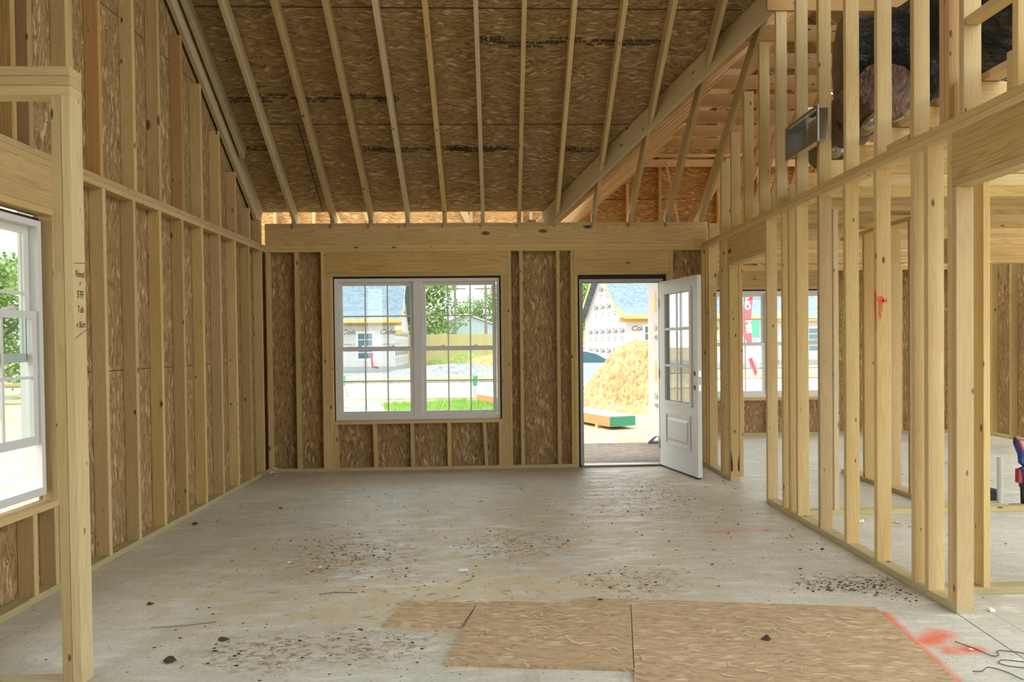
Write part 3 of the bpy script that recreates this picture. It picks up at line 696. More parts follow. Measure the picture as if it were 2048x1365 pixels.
# porch framing seen through the slot above the beam
pf = MB(); pf.prism([(-3.2, 2.42), (.9, 2.42), (.9, 3.30), (-3.2, 3.30)], 'z', 0, .011)
o = put('wall_porch', pf, 'osbglow', kind='structure', label='OSB band above the porch with orange glow painted in, glimpsed under the roof deck edge'); m4 = m4.copy(); m4.translation = (0, 10.0, 0); o.matrix_world = m4
for i, x in enumerate((-2.85, -2.62, -2.36, -1.78, -1.35, -.35, -.1, .30, .42)):
    if i in (3, 4, 6): board('porch_brace', (x, 9.945, 2.425), (x-.42, 9.945, 3.27), W, T, (1, 0, 0), label='%s slanted porch brace glimpsed above the long beam' % ORD[i+1], cat='brace', group='porch framing above the beam')
    else: plank('porch_stud', x, x+T, 9.9, 9.99, 2.45, 3.29, ['wood', 'woodred'][i % 2], label='%s short porch stud glimpsed above the long beam, from the left' % ORD[i+1], cat='stud', group='porch framing above the beam')
plank('porch_beam', -3.2, 2.18, 9.9, 9.99, 2.26, 2.42, 'woodhd', label='porch beam outside above the view through the window', cat='beam')

# ================================================================== LEFT WALL FRAMING
GL = 'full-height studs of the left wall'
LX0, LX1 = XL-W, XL
for i, k in enumerate(range(8, -1, -1)):
    y = 4.991+.4064*k
    stud(LX0, LX1, y, y+T, T, ZP, '%s full-height stud of the left wall counting from the back corner' % ORD[i+1], GL)
stud(LX0, LX1, 4.473, 4.511, T, ZP, 'king stud right of the left window, half hidden by the near post', GL)
stud(LX0, LX1, 4.434, 4.472, .5145, 2.1225, 'trimmer stud lit beside the left window', GL)
plank('window_sill_plate', LX0, LX1, 2.55, 4.472, .4765, .514, label='flat rough sill board under the left window', cat='plate')
for i, y in enumerate((4.396, 4.197, 3.79, 3.38, 2.97)):
    plank('cripple_stud', LX0, LX1, y, y+T, T, .476, label='%s short stud under the left window counting from the near post' % ORD[i+1], cat='stud', group='short studs under the left window')
plank('window_header', LX0, LX1, 2.3, 4.472, 2.1615, ZP-.0005, 'woodhd', label='knotty pine header board above the left window', cat='header')
plank('header_plate', LX0, LX1, 2.3, 4.472, 2.1235, 2.161, label='flat board under the header of the left window', cat='plate')
plank('bottom_plate', LX0, LX1, 4.14, 8.385, 0, T, 'woodtr', label='long treated bottom plate of the left wall, its far length', cat='plate')
board('bottom_plate', (XL-.045, 1.2, T/2), (XL-.035, 4.138, T/2), W, T, (1, 0, 0), 'woodtr', label='near length of treated bottom plate under the left window', cat='plate')
plank('top_plate', LX0, LX1, 2.0, 8.385, ZP, 2.4285, label='lower of the two long top plates on the left wall', cat='plate')
plank('top_plate', LX0, LX1, 2.0, 8.385, 2.429, 2.467, label='upper of the two long top plates on the left wall', cat='plate')
for i, y in enumerate((7.869, 7.462, 7.049, 6.626, 6.241, 5.822, 5.428, 4.972, 4.643, 4.604, 4.24, 4.094, 3.70, 3.30)):
    plank('gable_stud', LX0, LX1+.001*(i % 2), y, y+T, 2.4675, zraf(y)-.265, ['wood', 'woodred', 'woodhd'][i % 3 if i not in (6, 2) else 0], label='%s upper stud above the left top plate counting from the back corner' % ORD[i+1], cat='stud', group='upper studs under the left roof slope')
stud(LX0, LX1, 8.24, 8.278, 2.4675, 2.72, 'shortest upper stud in the back left corner', GL)
# near partition end: doubled stud, plates
NP = 'near partition at the left edge'
plank('partition_stud', -1.748, -1.710, 3.162, 3.251, 0, ZP, 'woodgray', label='right-hand stud of the near post, with handwriting on its pale side', cat='stud', group=NP)
plank('partition_stud', -1.7875, -1.749, 3.162, 3.251, 0, ZP, 'wood', label='left-hand stud of the near post', cat='stud', group=NP)
for i in range(3):
    plank('partition_plate', -3.0 if i < 3 else 0, -1.710, 3.162, 3.251, ZP+.0005+i*.0385, ZP+.038+i*.0385, label='%s flat board stacked on top of the near post' % ['lowest', 'middle', 'topmost'][i], cat='plate', group=NP)
plank('partition_bottom_plate', -2.45, -1.79, 3.162, 3.251, 0, .012, 'woodgray', label='thin board on the floor at the foot of the near post', cat='plate', group=NP)
wr = [x for x in bpy.data.objects if x.name.startswith('partition_stud')][0]
for body, z, sz, mt, sh in (('Need', 1.675, .042, 'inkred', .1), ('=', 1.635, .04, 'inkred', .2), ('5\'FF', 1.590, .044, 'ink', .1), ('Tub', 1.530, .042, 'inkred', .1), ('n Bath', 1.468, .036, 'inkred', .2)):
    t_ = text('handwriting', body, sz, (-1.7085, 3.207, z), (0, 1, 0), (0, 0, 1), mt, None, .72, sh)
    t_.parent = wr; t_.matrix_parent_inverse = wr.matrix_world.inverted()
for (z, a) in ((1.72, .1), (1.43, .35)):
    q = MB(); q.tube([(-1.709, 3.165, z-a*.05), (-1.7085, 3.247, z+a*.05)], .0012, 5); t_ = put('marker_line', q, 'inkred'); t_.parent = wr; t_.matrix_parent_inverse = wr.matrix_world.inverted()

# ================================================================== RIGHT PARTITION
PX0, PX1 = XR, XR+W
GR = 'studs of the right partition'
for (y, z1, lab, mt) in [(8.25, ZP, 'stud in the far corner of the right partition, behind the open door', 'wood'), (8.14, ZP, 'broad-faced stud just right of the open door', 'wood'),
                     (7.70, ZP, 'thin stud left of the stained post in the right partition', 'wood'), (7.585, ZP, 'second thin stud left of the stained post', 'wood'),
                     (7.441, ZP, 'king stud on the far side of the right partition doorway', 'woodgray'),
                     (6.362, ZP, 'stud on the near side of the right partition doorway, under the header end', 'wood'), (6.00, ZP, 'first of the close pair of studs near the right doorway', 'wood'),
                     (5.862, ZP, 'second of the close pair of studs near the right doorway', 'wood'), (5.711, ZP, 'stud right of the close pair in the right partition', 'wood'),
                     (5.305, ZP, 'knotty stud left of the spray-painted partition stud, two along', 'wood'), (4.898, ZP, 'stud immediately left of the spray-painted partition stud', 'wood'),
                     (4.492, ZP, 'stud with a splash of orange-red spray paint', 'wood'), (4.075, ZP, 'stud immediately right of the spray-painted partition stud', 'wood'),
                     (3.945, ZP, 'wide-faced stud just left of the partition end post', 'wood'), (3.7325, ZP, 'king stud at the near end of the right partition, rising past the header', 'wood'),
                     (3.694, 2.1225, 'front trimmer stud of the near end post under the big header', 'wood')]:
    w_ = W if y != 3.945 else W+.02
    stud(PX0, PX0+W, y, y+T, T, z1, lab, GR, mat=mt)
o = stud(PX0, PX1, 7.402, 7.440, T, 2.1225, 'stained post at the far side of the right doorway', GR, mat='wood')
b_ = MB(); b_.add([(PX0+.002, 7.4005, .10), (PX0+.020, 7.4005, .09), (PX0+.024, 7.4005, .16), (PX0+.004, 7.4005, .32)], [(0, 1, 2, 3)])
b_.add([(PX0+.086, 7.4005, .10), (PX0+.074, 7.4005, .09), (PX0+.070, 7.4005, .16), (PX0+.086, 7.4005, .27)], [(0, 1, 2, 3)])
t_ = put('scorch_mark', b_, 'burn'); t_.parent = o; t_.matrix_parent_inverse = o.matrix_world.inverted(); t_['label'] = 'dark brown stain near the foot of the post'
stud(PX1+.004, PX1+.042, 7.405, 7.494, T, ZP, 'stud behind the stained doorway post', GR, mat='woodred')
# spray paint on one stud
so_ = [x for x in bpy.data.objects if x.get('label') == 'stud with a splash of orange-red spray paint'][0]
sp = MB()
def blobpoly(cx, cz, rx, rz, y, n=22, seed=1):
    r = random.Random(seed); return [(cx+rx*math.cos(a)*(1+r.uniform(-.15, .15)), y, cz+rz*math.sin(a)*(1+r.uniform(-.15, .15))) for a in [2*math.pi*i/n for i in range(n)]]
yy = 4.4905
P_ = blobpoly(PX0+.024, 1.612, .022, .022, yy); sp.add(P_, [tuple(range(len(P_)))])
P_ = blobpoly(PX0+.05, 1.605, .018, .01, yy, seed=3); sp.add(P_, [tuple(range(len(P_)))])
for dxx, l in ((.014, .09), (.02, .12), (.027, .10), (.036, .06)): sp.box(PX0+dxx-.0012, PX0+dxx+.0012, yy-.0005, yy+.0005, 1.60-l, 1.605)
P_ = [(PX0-.0006, b, c) for (b, c) in [(4.494, 1.66), (4.51, 1.665), (4.522, 1.66), (4.52, 1.60), (4.51, 1.50), (4.505, 1.42), (4.498, 1.42), (4.496, 1.55)]]
sp.add(P_, [tuple(range(len(P_)))])
t_ = put('spray_paint', sp, 'orange'); t_.parent = so_; t_.matrix_parent_inverse = so_.matrix_world.inverted()
plank('bottom_plate', PX0, PX1, 3.694, 6.400, 0, T, 'woodtr', label='long treated bottom plate of the right partition, near length', cat='plate')
plank('bottom_plate', PX0, PX1, 7.402, 8.385, 0, T, 'woodtr', label='short treated bottom plate beyond the right doorway', cat='plate')
plank('top_plate', PX0, PX1, 1.6, 8.47, ZP, 2.4285, label='lower of the two top plates of the right partition', cat='plate')
plank('top_plate', PX0, PX1, 1.6, 8.47, 2.429, 2.467, label='upper of the two top plates of the right partition', cat='plate')
plank('door_header', PX0, PX1, 6.4005, 7.440, 2.1615, ZP-.0005, 'woodhd', label='header board over the far doorway in the right partition', cat='header')
plank('header_plate', PX0, PX1, 6.4005, 7.440, 2.1235, 2.161, label='flat board under the header of the far right doorway', cat='plate')
plank('opening_header', PX0, PX1, 1.6, 3.732, 2.1615, ZP-.0005, 'woodhd', label='big knotty header board at the upper right, over the near opening', cat='header')
plank('header_plate', PX0, PX1, 1.6, 3.732, 2.1235, 2.161, label='flat board under the big header at the upper right', cat='plate')
def wedge(y, z, h, lab): plank('wood_scrap', PX0+.001, PX0+.04, y, y+.09, z, z+h, 'wood', label=lab, cat='wood scrap')
wedge(7.50, 2.4675, .045, 'small scrap of wood on the plate above the far right doorway'); wedge(5.98, 2.4675, .05, 'small scrap of wood standing on the right top plate, mid-way'); 
plank('wood_scrap', PX0+.001, PX0+.05, 4.14, 4.37, 2.4675, 2.50, label='flat scrap of board on the right top plate below the black bundle', cat='wood scrap')
GU = 'tall upper studs above the right partition'
for i, y in enumerate((7.643, 7.317, 6.925, 6.511, 6.117, 5.70, 5.30, 4.885, 4.475, 4.075, 3.80, 3.755, 3.632, 3.245, 2.85)):
    zt = min(zraf(y)-.02, 6.4)
    plank('tall_stud', PX0, PX1, y, y+T, 2.4675, zt, ['wood', 'woodred', 'wood', 'wood'][i % 4 if i not in (1, 5, 13) else 0] if i not in (9, 10, 11) else 'wood' if i == 9 else 'woodred', label='%s tall stud above the right top plate counting from the far end' % ORD[i+1], cat='stud', group=GU)
plank('blocking', PX0+.01, PX1-.01, 3.285, 3.629, 2.89, 2.928, label='short horizontal block between two tall studs at the upper right', cat='block')
plank('strongback', 2.425, 2.514, 3.0, 4.9, 2.655, 2.693, label='flat board lying on the joist ends behind the tall right studs', cat='board')
# joists over the rooms on the right
k = 0
for i in range(-9, 18):
    y = 5.355+.4064*i
    if y > YF-.1 or y < 1.9: continue
    near = y < 8.1
    plank('ceiling_joist', PX0+.03, X2+.08, y, y+T, 2.468, 2.652, ['wood', 'woodhd'][i % 2], label='%s ceiling joist over the right-hand rooms counting away from the camera' % (ORD[k+1] if k < 20 else 'twenty-%s' % ORD[k-19]), cat='joist', group='ceiling joists over the right-hand rooms'); k += 1
# partition parallel to the back wall at the near right corner
plank('bottom_plate', PX1+.001, 5.2, 3.965, 4.054, 0, T, 'woodtr', label='treated bottom plate running right from the near end post', cat='plate')
plank('top_plate', PX1+.001, 5.2, 3.965, 4.054, ZP, 2.4285, label='top plate running right behind the big header', cat='plate')
for i, x in enumerate((2.578, 2.985, 3.39)):
    stud(x, x+T, 3.966, 4.053, T, ZP, ['lone stud right of the near end post, twisted side lit', 'second stud right of the near end post', 'third stud right of the near end post'][i], 'studs of the near right cross wall')
# middle cross wall
GM = 'studs of the middle cross wall'
plank('bottom_plate', PX1+.001, 4.75, 5.865, 5.954, 0, T, 'woodtr', label='treated bottom plate crossing the floor behind the right partition', cat='plate')
plank('top_plate', PX1+.001, 4.75, 5.865, 5.954, ZP, 2.4285, label='lower top plate of the cross wall behind the right partition', cat='plate')
plank('top_plate', PX1+.001, 4.75, 5.865, 5.954, 2.429, 2.467, label='upper top plate of the cross wall behind the right partition', cat='plate')
for i, x in enumerate((2.615, 4.70)):
    stud(x, x+T, 5.866, 5.953, T, ZP, ['pinkish stud of the cross wall seen between the partition studs', 'end stud of the cross wall at the far right'][i], GM, mat='woodgray')
# plumbing wall running away from the camera
GP = 'studs of the wide plumbing wall'
plank('bottom_plate', 3.53, 3.67, 5.96, 7.75, 0, T, 'woodtr', label='wide bottom plate of the plumbing wall running away from the camera', cat='plate')
plank('top_plate', 3.53, 3.67, 5.96, 7.75, ZP, 2.4285, label='wide top plate of the plumbing wall', cat='plate')
for i, y in enumerate((7.65, 7.245, 6.83, 6.42)):
    stud(3.53, 3.67, y, y+T, T, ZP, '%s wide stud of the plumbing wall counting towards the camera' % ORD[i+1], GP)
# far beam, far post
plank('dropped_beam', 4.9, X2+.08, 8.15, 8.24, 2.20, 2.467, 'woodhd', label='deep dark beam at the far right under the joists', cat='beam')
plank('beam_post', 4.98, 5.12, 8.15, 8.24, 0, 2.199, label='post under the left end of the deep far beam', cat='post')
# front wall of the far room
GF = 'studs of the far front wall'
for i, x in enumerate((2.40, 2.90, 2.94, 4.872, 4.912, 5.45, 5.86, 6.27, 6.68, 6.86)):
    stud(x, x+T, YF, YF+W, T, ZP, '%s stud from the left in the far front wall' % ORD[i+1], GF)
plank('window_header', 2.98, 4.87, YF, YF+W, 2.1615, ZP-.0005, 'woodhd', label='header board over the far window beyond the partition', cat='header')
plank('header_plate', 2.98, 4.87, YF, YF+W, 2.1235, 2.161, label='pale flat board just above the far window', cat='plate')
plank('window_sill_plate', 2.98, 4.87, YF, YF+W, .512, .549, label='rough sill board under the far window', cat='plate')
for i, x in enumerate((3.10, 3.51, 3.92, 4.33, 4.74)):
    plank('cripple_stud', x, x+T, YF, YF+W, T, .5115, label='%s short stud from the left under the far window' % ORD[i+1], cat='stud', group='short studs under the far window')
plank('bottom_plate', PX1, X2, YF, YF+W, 0, T, 'woodtr', label='treated bottom plate of the far front wall', cat='plate')
plank('top_plate', PX1, X2, YF, YF+W, ZP, 2.4285, label='lower top plate of the far front wall', cat='plate')
plank('top_plate', PX1, X2, YF, YF+W, 2.429, 2.467, label='upper top plate of the far front wall', cat='plate')
# right outer wall
for i in range(6):
    y = 10.5-.4064*i
    stud(X2, X2+W, y, y+T, T, 2.43, '%s stud of the far right outer wall counting from the front corner' % ORD[i+1], 'studs of the far right outer wall')
plank('bottom_plate', X2, X2+W, 8.2, YF, 0, T, 'woodtr', label='treated bottom plate of the far right outer wall', cat='plate')
# side wall of the projecting room, seen through the door (studs inside, wrap outside)
sw_ = MB(); sw_.box(2.19, 2.20, 8.50, 11.12, -.02, 2.64)
for (a, b, c, d) in ((8.6, 11.1, .9, .902),): pass
wl_ = put('wall_porch_side', sw_, 'wrap', kind='structure', label='white house wrap on the porch side wall seen through the open door')
fnd = MB(); fnd.box(2.175, 2.26, 8.5, 11.14, -.30, -.02); put('foundation_edge', fnd, 'wrapgray', kind='structure', label='grey slab edge below the wrapped porch wall')
m0 = Matrix.Identity(4)
for (z, y) in ((1.93, 10.55), (.98, 10.55), (1.45, 10.2), (1.93, 9.6), (.98, 9.6)):
    q = MB(); q.prism([(y-.05, z-.14), (y+.10, z-.14), (y+.10, z+.02), (y+.02, z+.14), (y-.03, z+.08)], 'x', 2.187, 2.1895); put('wrap_logo', q, 'wrapyel', wl_)
    text('wrap_print', 'C', .42, (2.187, y-.38, z), (0, -1, 0), (0, 0, 1), 'wrapink', wl_, .7, .2, bold=.004)
    text('wrap_print', 'Cole\nwrap', .12, (2.187, y, z-.42), (0, -1, 0), (0, 0, 1), 'wrapink', wl_, .9, .2)
pp = MB(); pp.box(2.06, 2.19, 10.35, 10.40, 0, .02); pp.add([(2.0, 10.3, 0.0), (2.10, 10.27, .10), (2.19, 10.45, .08), (2.12, 10.5, .0), (2.04, 10.46, .06)], [(0, 1, 4), (1, 2, 3, 4), (0, 4, 3)])
put('crumpled_wrap', pp, 'wrap', label='crumpled white scrap of house wrap on the porch slab edge', cat='scrap')

# ================================================================== THINGS ON THE INTERIOR FLOOR
def panel(name, pts, z0, z1, label, rot):
    c = Vector((sum(p[0] for p in pts)/len(pts), sum(p[1] for p in pts)/len(pts))); cr, sr = math.cos(-rot), math.sin(-rot)
    q = [((p[0]-c.x)*cr-(p[1]-c.y)*sr, (p[0]-c.x)*sr+(p[1]-c.y)*cr) for p in pts]
    m = MB(); m.prism(q, 'z', 0, z1-z0)
    o = put(name, m, 'osbfloor', label=label, cat='osb panel'); o.location = (c.x, c.y, z0); o.rotation_euler = (0, 0, rot); return o
RT = -.15
panel('osb_offcut', [(-.577, 3.719), (-.20, 3.667), (-.125, 4.00), (-.51, 4.06)], 0, .013, 'small dusty OSB offcut at the far left of the floor panels', RT)
panel('osb_offcut', [(-.248, 3.247), (.545, 3.136), (.665, 3.90), (.37, 3.955), (-.12, 4.02), (-.205, 3.50)], 0.0, .016, 'OSB offcut with its long sawn front edge, left part of the floor panels', RT)
panel('osb_offcut', [(.549, 3.136), (.43, 2.45), (1.72, 2.25), (1.891, 3.778), (.388, 4.041), (.374, 3.957), (.669, 3.902)], 0, .016, 'largest OSB panel on the floor at the lower right, beside the orange paint', RT)
def crumb(rng, x, y, r):
    n = 7; pts = []
    for i in range(n):
        a = 2*math.pi*i/n; q = r*rng.uniform(.6, 1.2); pts.append((x+q*math.cos(a)*1.5, y+q*math.sin(a), 0.001))
    h = r*rng.uniform(.3, .7); tp = [(x+(p[0]-x)*.5, y+(p[1]-y)*.5, h) for p in pts]
    return pts+tp, [tuple(range(n, 2*n))]+[(i, (i+1) % n, n+(i+1) % n, n+i) for i in range(n)]
rng = random.Random(11); m = MB()
CL = [(-1.27, 5.35, .35, .45, 60), (-.95, 4.9, .35, .5, 110), (.1, 5.2, .5, .5, 60), (.75, 4.35, .3, .3, 55), (1.93, 4.17, .28, .16, 210), (2.1, 4.05, .12, .2, 60), (-.45, 4.6, .6, .4, 40),
      (1.45, 7.0, .35, .7, 110), (.7, 6.2, 1.2, 1.2, 130), (-1.2, 6.6, 1.2, 1.2, 80), (-1.4, 3.6, .5, .45, 70), (1.5, 5.0, .7, .8, 60), (-.6, 3.45, .35, .3, 60), (2.35, 7.0, .25, .4, 50), (3.6, 7.6, 1.2, 1.8, 90), (3.2, 5.2, .7, .5, 25)]
for cx, cy, rx, ry, n in CL:
    for _ in range(int(n*1.6)):
        x = cx+rng.gauss(0, rx*.55); y = cy+rng.gauss(0, ry*.55)
        if rng.random() < .35 and y < 4.0 and x < 1.7: continue
        if XR-.04 < x < PX1+.04 or (-.25 < x < 1.95 and y < 4.05) or y > 8.3 and x < 2.3: continue
        m.add(*crumb(rng, x, y, rng.choice([.002, .003, .003, .005, .007])*rng.uniform(.7, 1.2)))
put('soil_crumbs', m, 'clod', kind='stuff', label='dark soil crumbs and mud bits scattered over the slab', cat='dirt')
m = MB()
for _ in range(420):
    cx, cy, rx, ry = rng.choice([(-.35, 4.1, .8, .35), (-.35, 4.1, .8, .35), (.8, 4.35, .5, .3), (1.0, 3.4, .7, .45), (.2, 3.6, .3, .3), (-1.6, 4.7, .6, .7)])
    x = cx+rng.gauss(0, rx*.5); y = cy+rng.gauss(0, ry*.5); a = rng.uniform(0, 3.14); L = rng.uniform(.006, .03); w_ = L*rng.uniform(.1, .35)
    z = .018 if -.24 < x < 1.85 and y < 3.95 else .0015
    c, s_ = math.cos(a), math.sin(a)
    m.add([(x+c*L-s_*w_, y+s_*L+c*w_, z), (x-c*L-s_*w_, y-s_*L+c*w_, z), (x-c*L+s_*w_, y-s_*L-c*w_, z), (x+c*L+s_*w_, y+s_*L-c*w_, z+.002)], [(0, 1, 2, 3)])
put('wood_shavings', m, 'chip', kind='stuff', label='pale wood shavings on the slab and the floor panels', cat='shavings')
def scrap(x, y, r, mat, label, cat='scrap', seed=0, z=0):
    rg = random.Random(seed); m = MB(); n = 9
    vs = [(x+r*rg.uniform(.5, 1.1)*math.cos(2*math.pi*i/n), y+r*rg.uniform(.4, .9)*math.sin(2*math.pi*i/n), z+.002+rg.uniform(0, r*.15)) for i in range(n)]
    ts = [(x+(v[0]-x)*.6, y+(v[1]-y)*.6, z+r*rg.uniform(.25, .6)) for v in vs]
    m.add(vs+ts+[(x, y, z+r*.4)], [(i, (i+1) % n, n+(i+1) % n, n+i) for i in range(n)]+[(n+i, n+(i+1) % n, 2*n) for i in range(n)]); m.f.append(tuple(range(len(m.v)-2*n-1, len(m.v)-n-1))); m.mi.append(0)
    return put('paper_scrap' if mat == 'paper' else 'soil_clod' if mat == 'clod' else 'wood_chunk', m, mat, label=label, cat=cat)
for i, (x, y, r, mt, lab, ct) in enumerate([(-1.339, 4.867, .02, 'paper', 'white scrap of paper on the floor toward the left wall', 'scrap'), (-1.119, 4.752, .022, 'paper', 'grey and white scrap right of the left white scrap', 'scrap'),
      (-.233, 4.61, .035, 'paper', 'small pale pink wrapper in the middle of the floor', 'scrap'), (-2.36, 5.99, .03, 'clod', 'dark crumb with foil beside the left bottom plate', 'clod'),
      (-2.218, 6.651, .025, 'chip', 'pale chip on the floor near the left wall', 'chip'), (-1.875, 4.136, .022, 'clod', 'grey clod near the near post, farther from the camera', 'clod'),
      (-1.30, 3.604, .03, 'clod', 'dark soil clod right of the near post foot', 'clod'), (-1.45, 3.375, .042, 'clod', 'brown bark-like clod at the lower left', 'clod'),
      (2.103, 4.9, .02, 'clod', 'small clod beside the right partition plate', 'clod'), (2.703, 5.625, .045, 'paper', 'white scrap behind the spray-painted stud', 'scrap'),
      (2.96, 5.58, .03, 'chip', 'brown splinter behind the right partition', 'chip'), (2.456, 3.72, .03, 'paper', 'white paper scrap right of the end post', 'scrap'),
      (1.2, 3.4, .03, 'clod', 'dark clod on the largest floor panel', 'clod'), (2.06, 3.26, .014, 'paper', 'tiny white tab on the orange paint', 'scrap'), (-1.86, 6.52, .02, 'clod', 'dark clod on the floor in front of the left studs', 'clod'),
      (.52, 3.98, .016, 'clod', 'dark speck on the far edge of the largest floor panel', 'clod')]):
    scrap(x, y, r, mt, lab, ct, i, .0165 if 'largest floor panel' in lab else 0)
# crumpled plastic in the corner, wires
m = MB(); rg = random.Random(5)
for _ in range(26):
    c = Vector((-2.42+rg.uniform(-.05, .07), 8.20+rg.uniform(-.06, .06), rg.uniform(.01, .075))); 
    m.add([c+Vector((rg.uniform(-.03, .03), rg.uniform(-.03, .03), rg.uniform(-.01, .02))) for _ in range(3)], [(0, 1, 2)])
put('crumpled_plastic', m, 'pvc', label='crumpled clear plastic in the far left floor corner', cat='plastic scrap')
def wire(pts, label, r=.0018):
    P = [Vector((x, y, .004)) for x, y in pts]; out = []
    for i in range(len(P)-1):
        a, b, c, d = P[max(i-1, 0)], P[i], P[i+1], P[min(i+2, len(P)-1)]
        for k in range(6):
            t = k/6; out.append(.5*((2*b)+(c-a)*t+(2*a-5*b+4*c-d)*t*t+(3*b-a-3*c+d)*t**3))
    out.append(P[-1]); m = MB(); m.tube(out, r, 6); put('wire', m, 'wire', label=label, cat='wire')
wire([(2.045, 3.35), (2.09, 3.24), (2.105, 3.185), (2.14, 3.19), (2.165, 3.235), (2.21, 3.228), (2.27, 3.19), (2.30, 3.10)], 'thin dark wire curling right from the orange paint')
wire([(2.26, 3.07), (2.16, 3.06), (2.09, 3.10), (2.12, 3.14), (2.20, 3.115), (2.28, 3.08)], 'loop of thin dark wire at the lower right corner')
wire([(1.93, 3.04), (1.97, 3.04), (2.02, 3.075), (2.06, 3.03), (2.08, 2.95)], 'thin dark wire lying below the loop at the lower right')
wire([(-1.71, 3.78), (-1.55, 3.80), (-1.42, 3.84)], 'thin straight wire on the floor right of the near post', .0012)
wire([(-1.0, 4.22), (-.93, 4.25), (-.80, 4.24)], 'short bent wire on the floor in the left middle', .0016)

# saw leaning at the far right
sawr = empty('reciprocating_saw', (4.235, 6.02, 0), 'blue and black power saw standing on end at the far right edge', 'power saw')
q = MB(); q.tube([(0.01, 0, .30), (.02, 0, .36), (.0, 0, .44), (-.03, 0, .50), (-.045, 0, .54)], [.05, .045, .036, .032, .030], 12); put('motor_housing', q, 'blue', sawr, smooth=True)
q = MB(); q.tube([(.01, 0, .16), (.012, 0, .24), (.012, 0, .31)], [.030, .038, .048], 12); put('gear_housing', q, 'darkblue', sawr, smooth=True)
q = MB(); q.tube([(-.05, 0, .53), (-.062, 0, .57)], [.024, .010], 10); put('battery_cap', q, 'rubber', sawr)
q = MB(); q.tube([(-.045, -.02, .545), (-.02, -.034, .47)], [.014, .012], 8); put('trigger_grip', q, 'red', sawr)
q = MB(); q.box(-.045, -.018, -.025, .02, .20, .31); put('side_handle', q, 'red', sawr)
q = MB(); q.tube([(.012, 0, .16), (.01, 0, .03)], [.026, .020], 10); put('nose_boot', q, 'rubber', sawr, smooth=True)
q = MB(); q.box(-.09, .05, -.03, .03, .0, .022); put('shoe_plate', q, 'rubber', sawr)
for i, (x, y, h) in enumerate(((3.99, 6.26, .46), (4.17, 6.20, .38))):
    q = MB(); q.tube([(x, y, 0), (x, y, h)], .022, 14); put('drain_pipe', q, 'pvc', label=['pale upright pipe just right of the near end post', 'pale upright pipe right of the lone twisted stud'][i], cat='pipe', group='pale pipes standing in the slab')
q = MB(); q.box(4.06, 4.22, 6.28, 6.38, 0, .09); put('dark_box', q, 'rubber', label='small dark box on the floor between the pale pipes', cat='box')

# ducts in the attic on the right
def lumpy(name, pts, rad, mat, label, cat, seed, k=28, amp=.12, sub=14, parent=None):
    rg = random.Random(seed); P = [Vector(p) for p in pts]; m = MB(); path = []; rr = []
    for i in range(len(P)-1):
        for j in range(sub): path.append(P[i].lerp(P[i+1], j/sub)); rr.append(rad[i]+(rad[i+1]-rad[i])*j/sub)
    path.append(P[-1]); rr.append(rad[-1])
    m.tube(path, rr, k); ph = [rg.uniform(0, 6.28) for _ in range(6)]
    for i in range(len(path)):
        for j in range(k):
            a = 2*math.pi*j/k; t_ = i/ sub
            d = amp*(math.sin(3*a+ph[0]+t_*4)+math.sin(5*a+ph[1]-t_*7)*.6+math.sin(t_*19+ph[2]+a)*.7+math.sin(t_*31+2*a+ph[3])*.4)*.4+amp*.3*rg.uniform(-1, 1)
            v = Vector(m.v[i*k+j]); c = path[i]; m.v[i*k+j] = tuple(c+(v-c)*(1+d))
    return put(name, m, mat, parent, label=label, cat=cat, smooth=True)
lumpy('insulated_duct', [(2.62, 5.75, 3.50), (3.3, 5.6, 3.50), (4.2, 5.5, 3.60), (6.0, 5.4, 3.7)], [.30, .40, .44, .44], 'blackbag', 'big black plastic wrapped duct lying across the attic behind the tall studs', 'duct', 3)
lumpy('insulated_duct', [(3.15, 4.78, 3.42), (3.1, 4.3, 3.45), (3.05, 3.7, 3.42)], [.40, .40, .38], 'blackbag', 'black plastic wrapped duct at the upper right edge, nearer the camera', 'duct', 8)
bd = lumpy('flexible_duct', [(2.62, 5.05, 3.05), (2.62, 5.45, 3.00), (2.66, 5.95, 2.98), (2.75, 6.35, 2.95)], [.20, .20, .185, .14], 'foil', 'brown crinkled insulated duct behind the tall studs', 'duct', 5, amp=.10)
q = MB(); q.tube([(2.56, 5.02, 2.865), (2.56, 5.25, 2.85)], [.05, .06], 12); put('foil_end', q, 'galv', bd, label='shiny silver foil showing under the brown duct', smooth=True)
q = MB(); q.tube([(2.58, 5.62, 2.83), (2.62, 5.85, 2.84)], [.05, .06], 12); put('foil_end', q, 'galv', bd, smooth=True)
db = empty('register_box', (0, 0, 0), 'shiny galvanised duct box hanging on the tall studs at the upper right', 'duct box')
q = MB(); a, b, c, d = 5.14, 5.69, 2.745, 2.955; xo, xi = 2.19, 2.258
t1 = .004
q.box(xo, xi, a, b, c, c+t1); q.box(xo, xi, a, b, d-t1, d); q.box(xo, xi, a, a+t1, c+t1, d-t1); q.box(xo, xi, b-t1, b, c+t1, d-t1); q.box(xi-t1, xi, a+t1, b-t1, c+t1, d-t1)
put('sheet_metal_box', q, 'galv', db)
q = MB(); q.box(xo-.012, xo, a-.02, b+.02, c-.018, c); q.box(xo-.012, xo, a-.02, b+.02, d, d+.018); q.box(xo-.012, xo, a-.02, a, c, d); q.box(xo-.012, xo, b, b+.02, c, d); put('flange', q, 'galv', db)
q = MB(); q.box(xi-.02, xi-.004, 5.19, 5.42, 2.775, 2.93); put('inner_divider', q, 'alu', db)

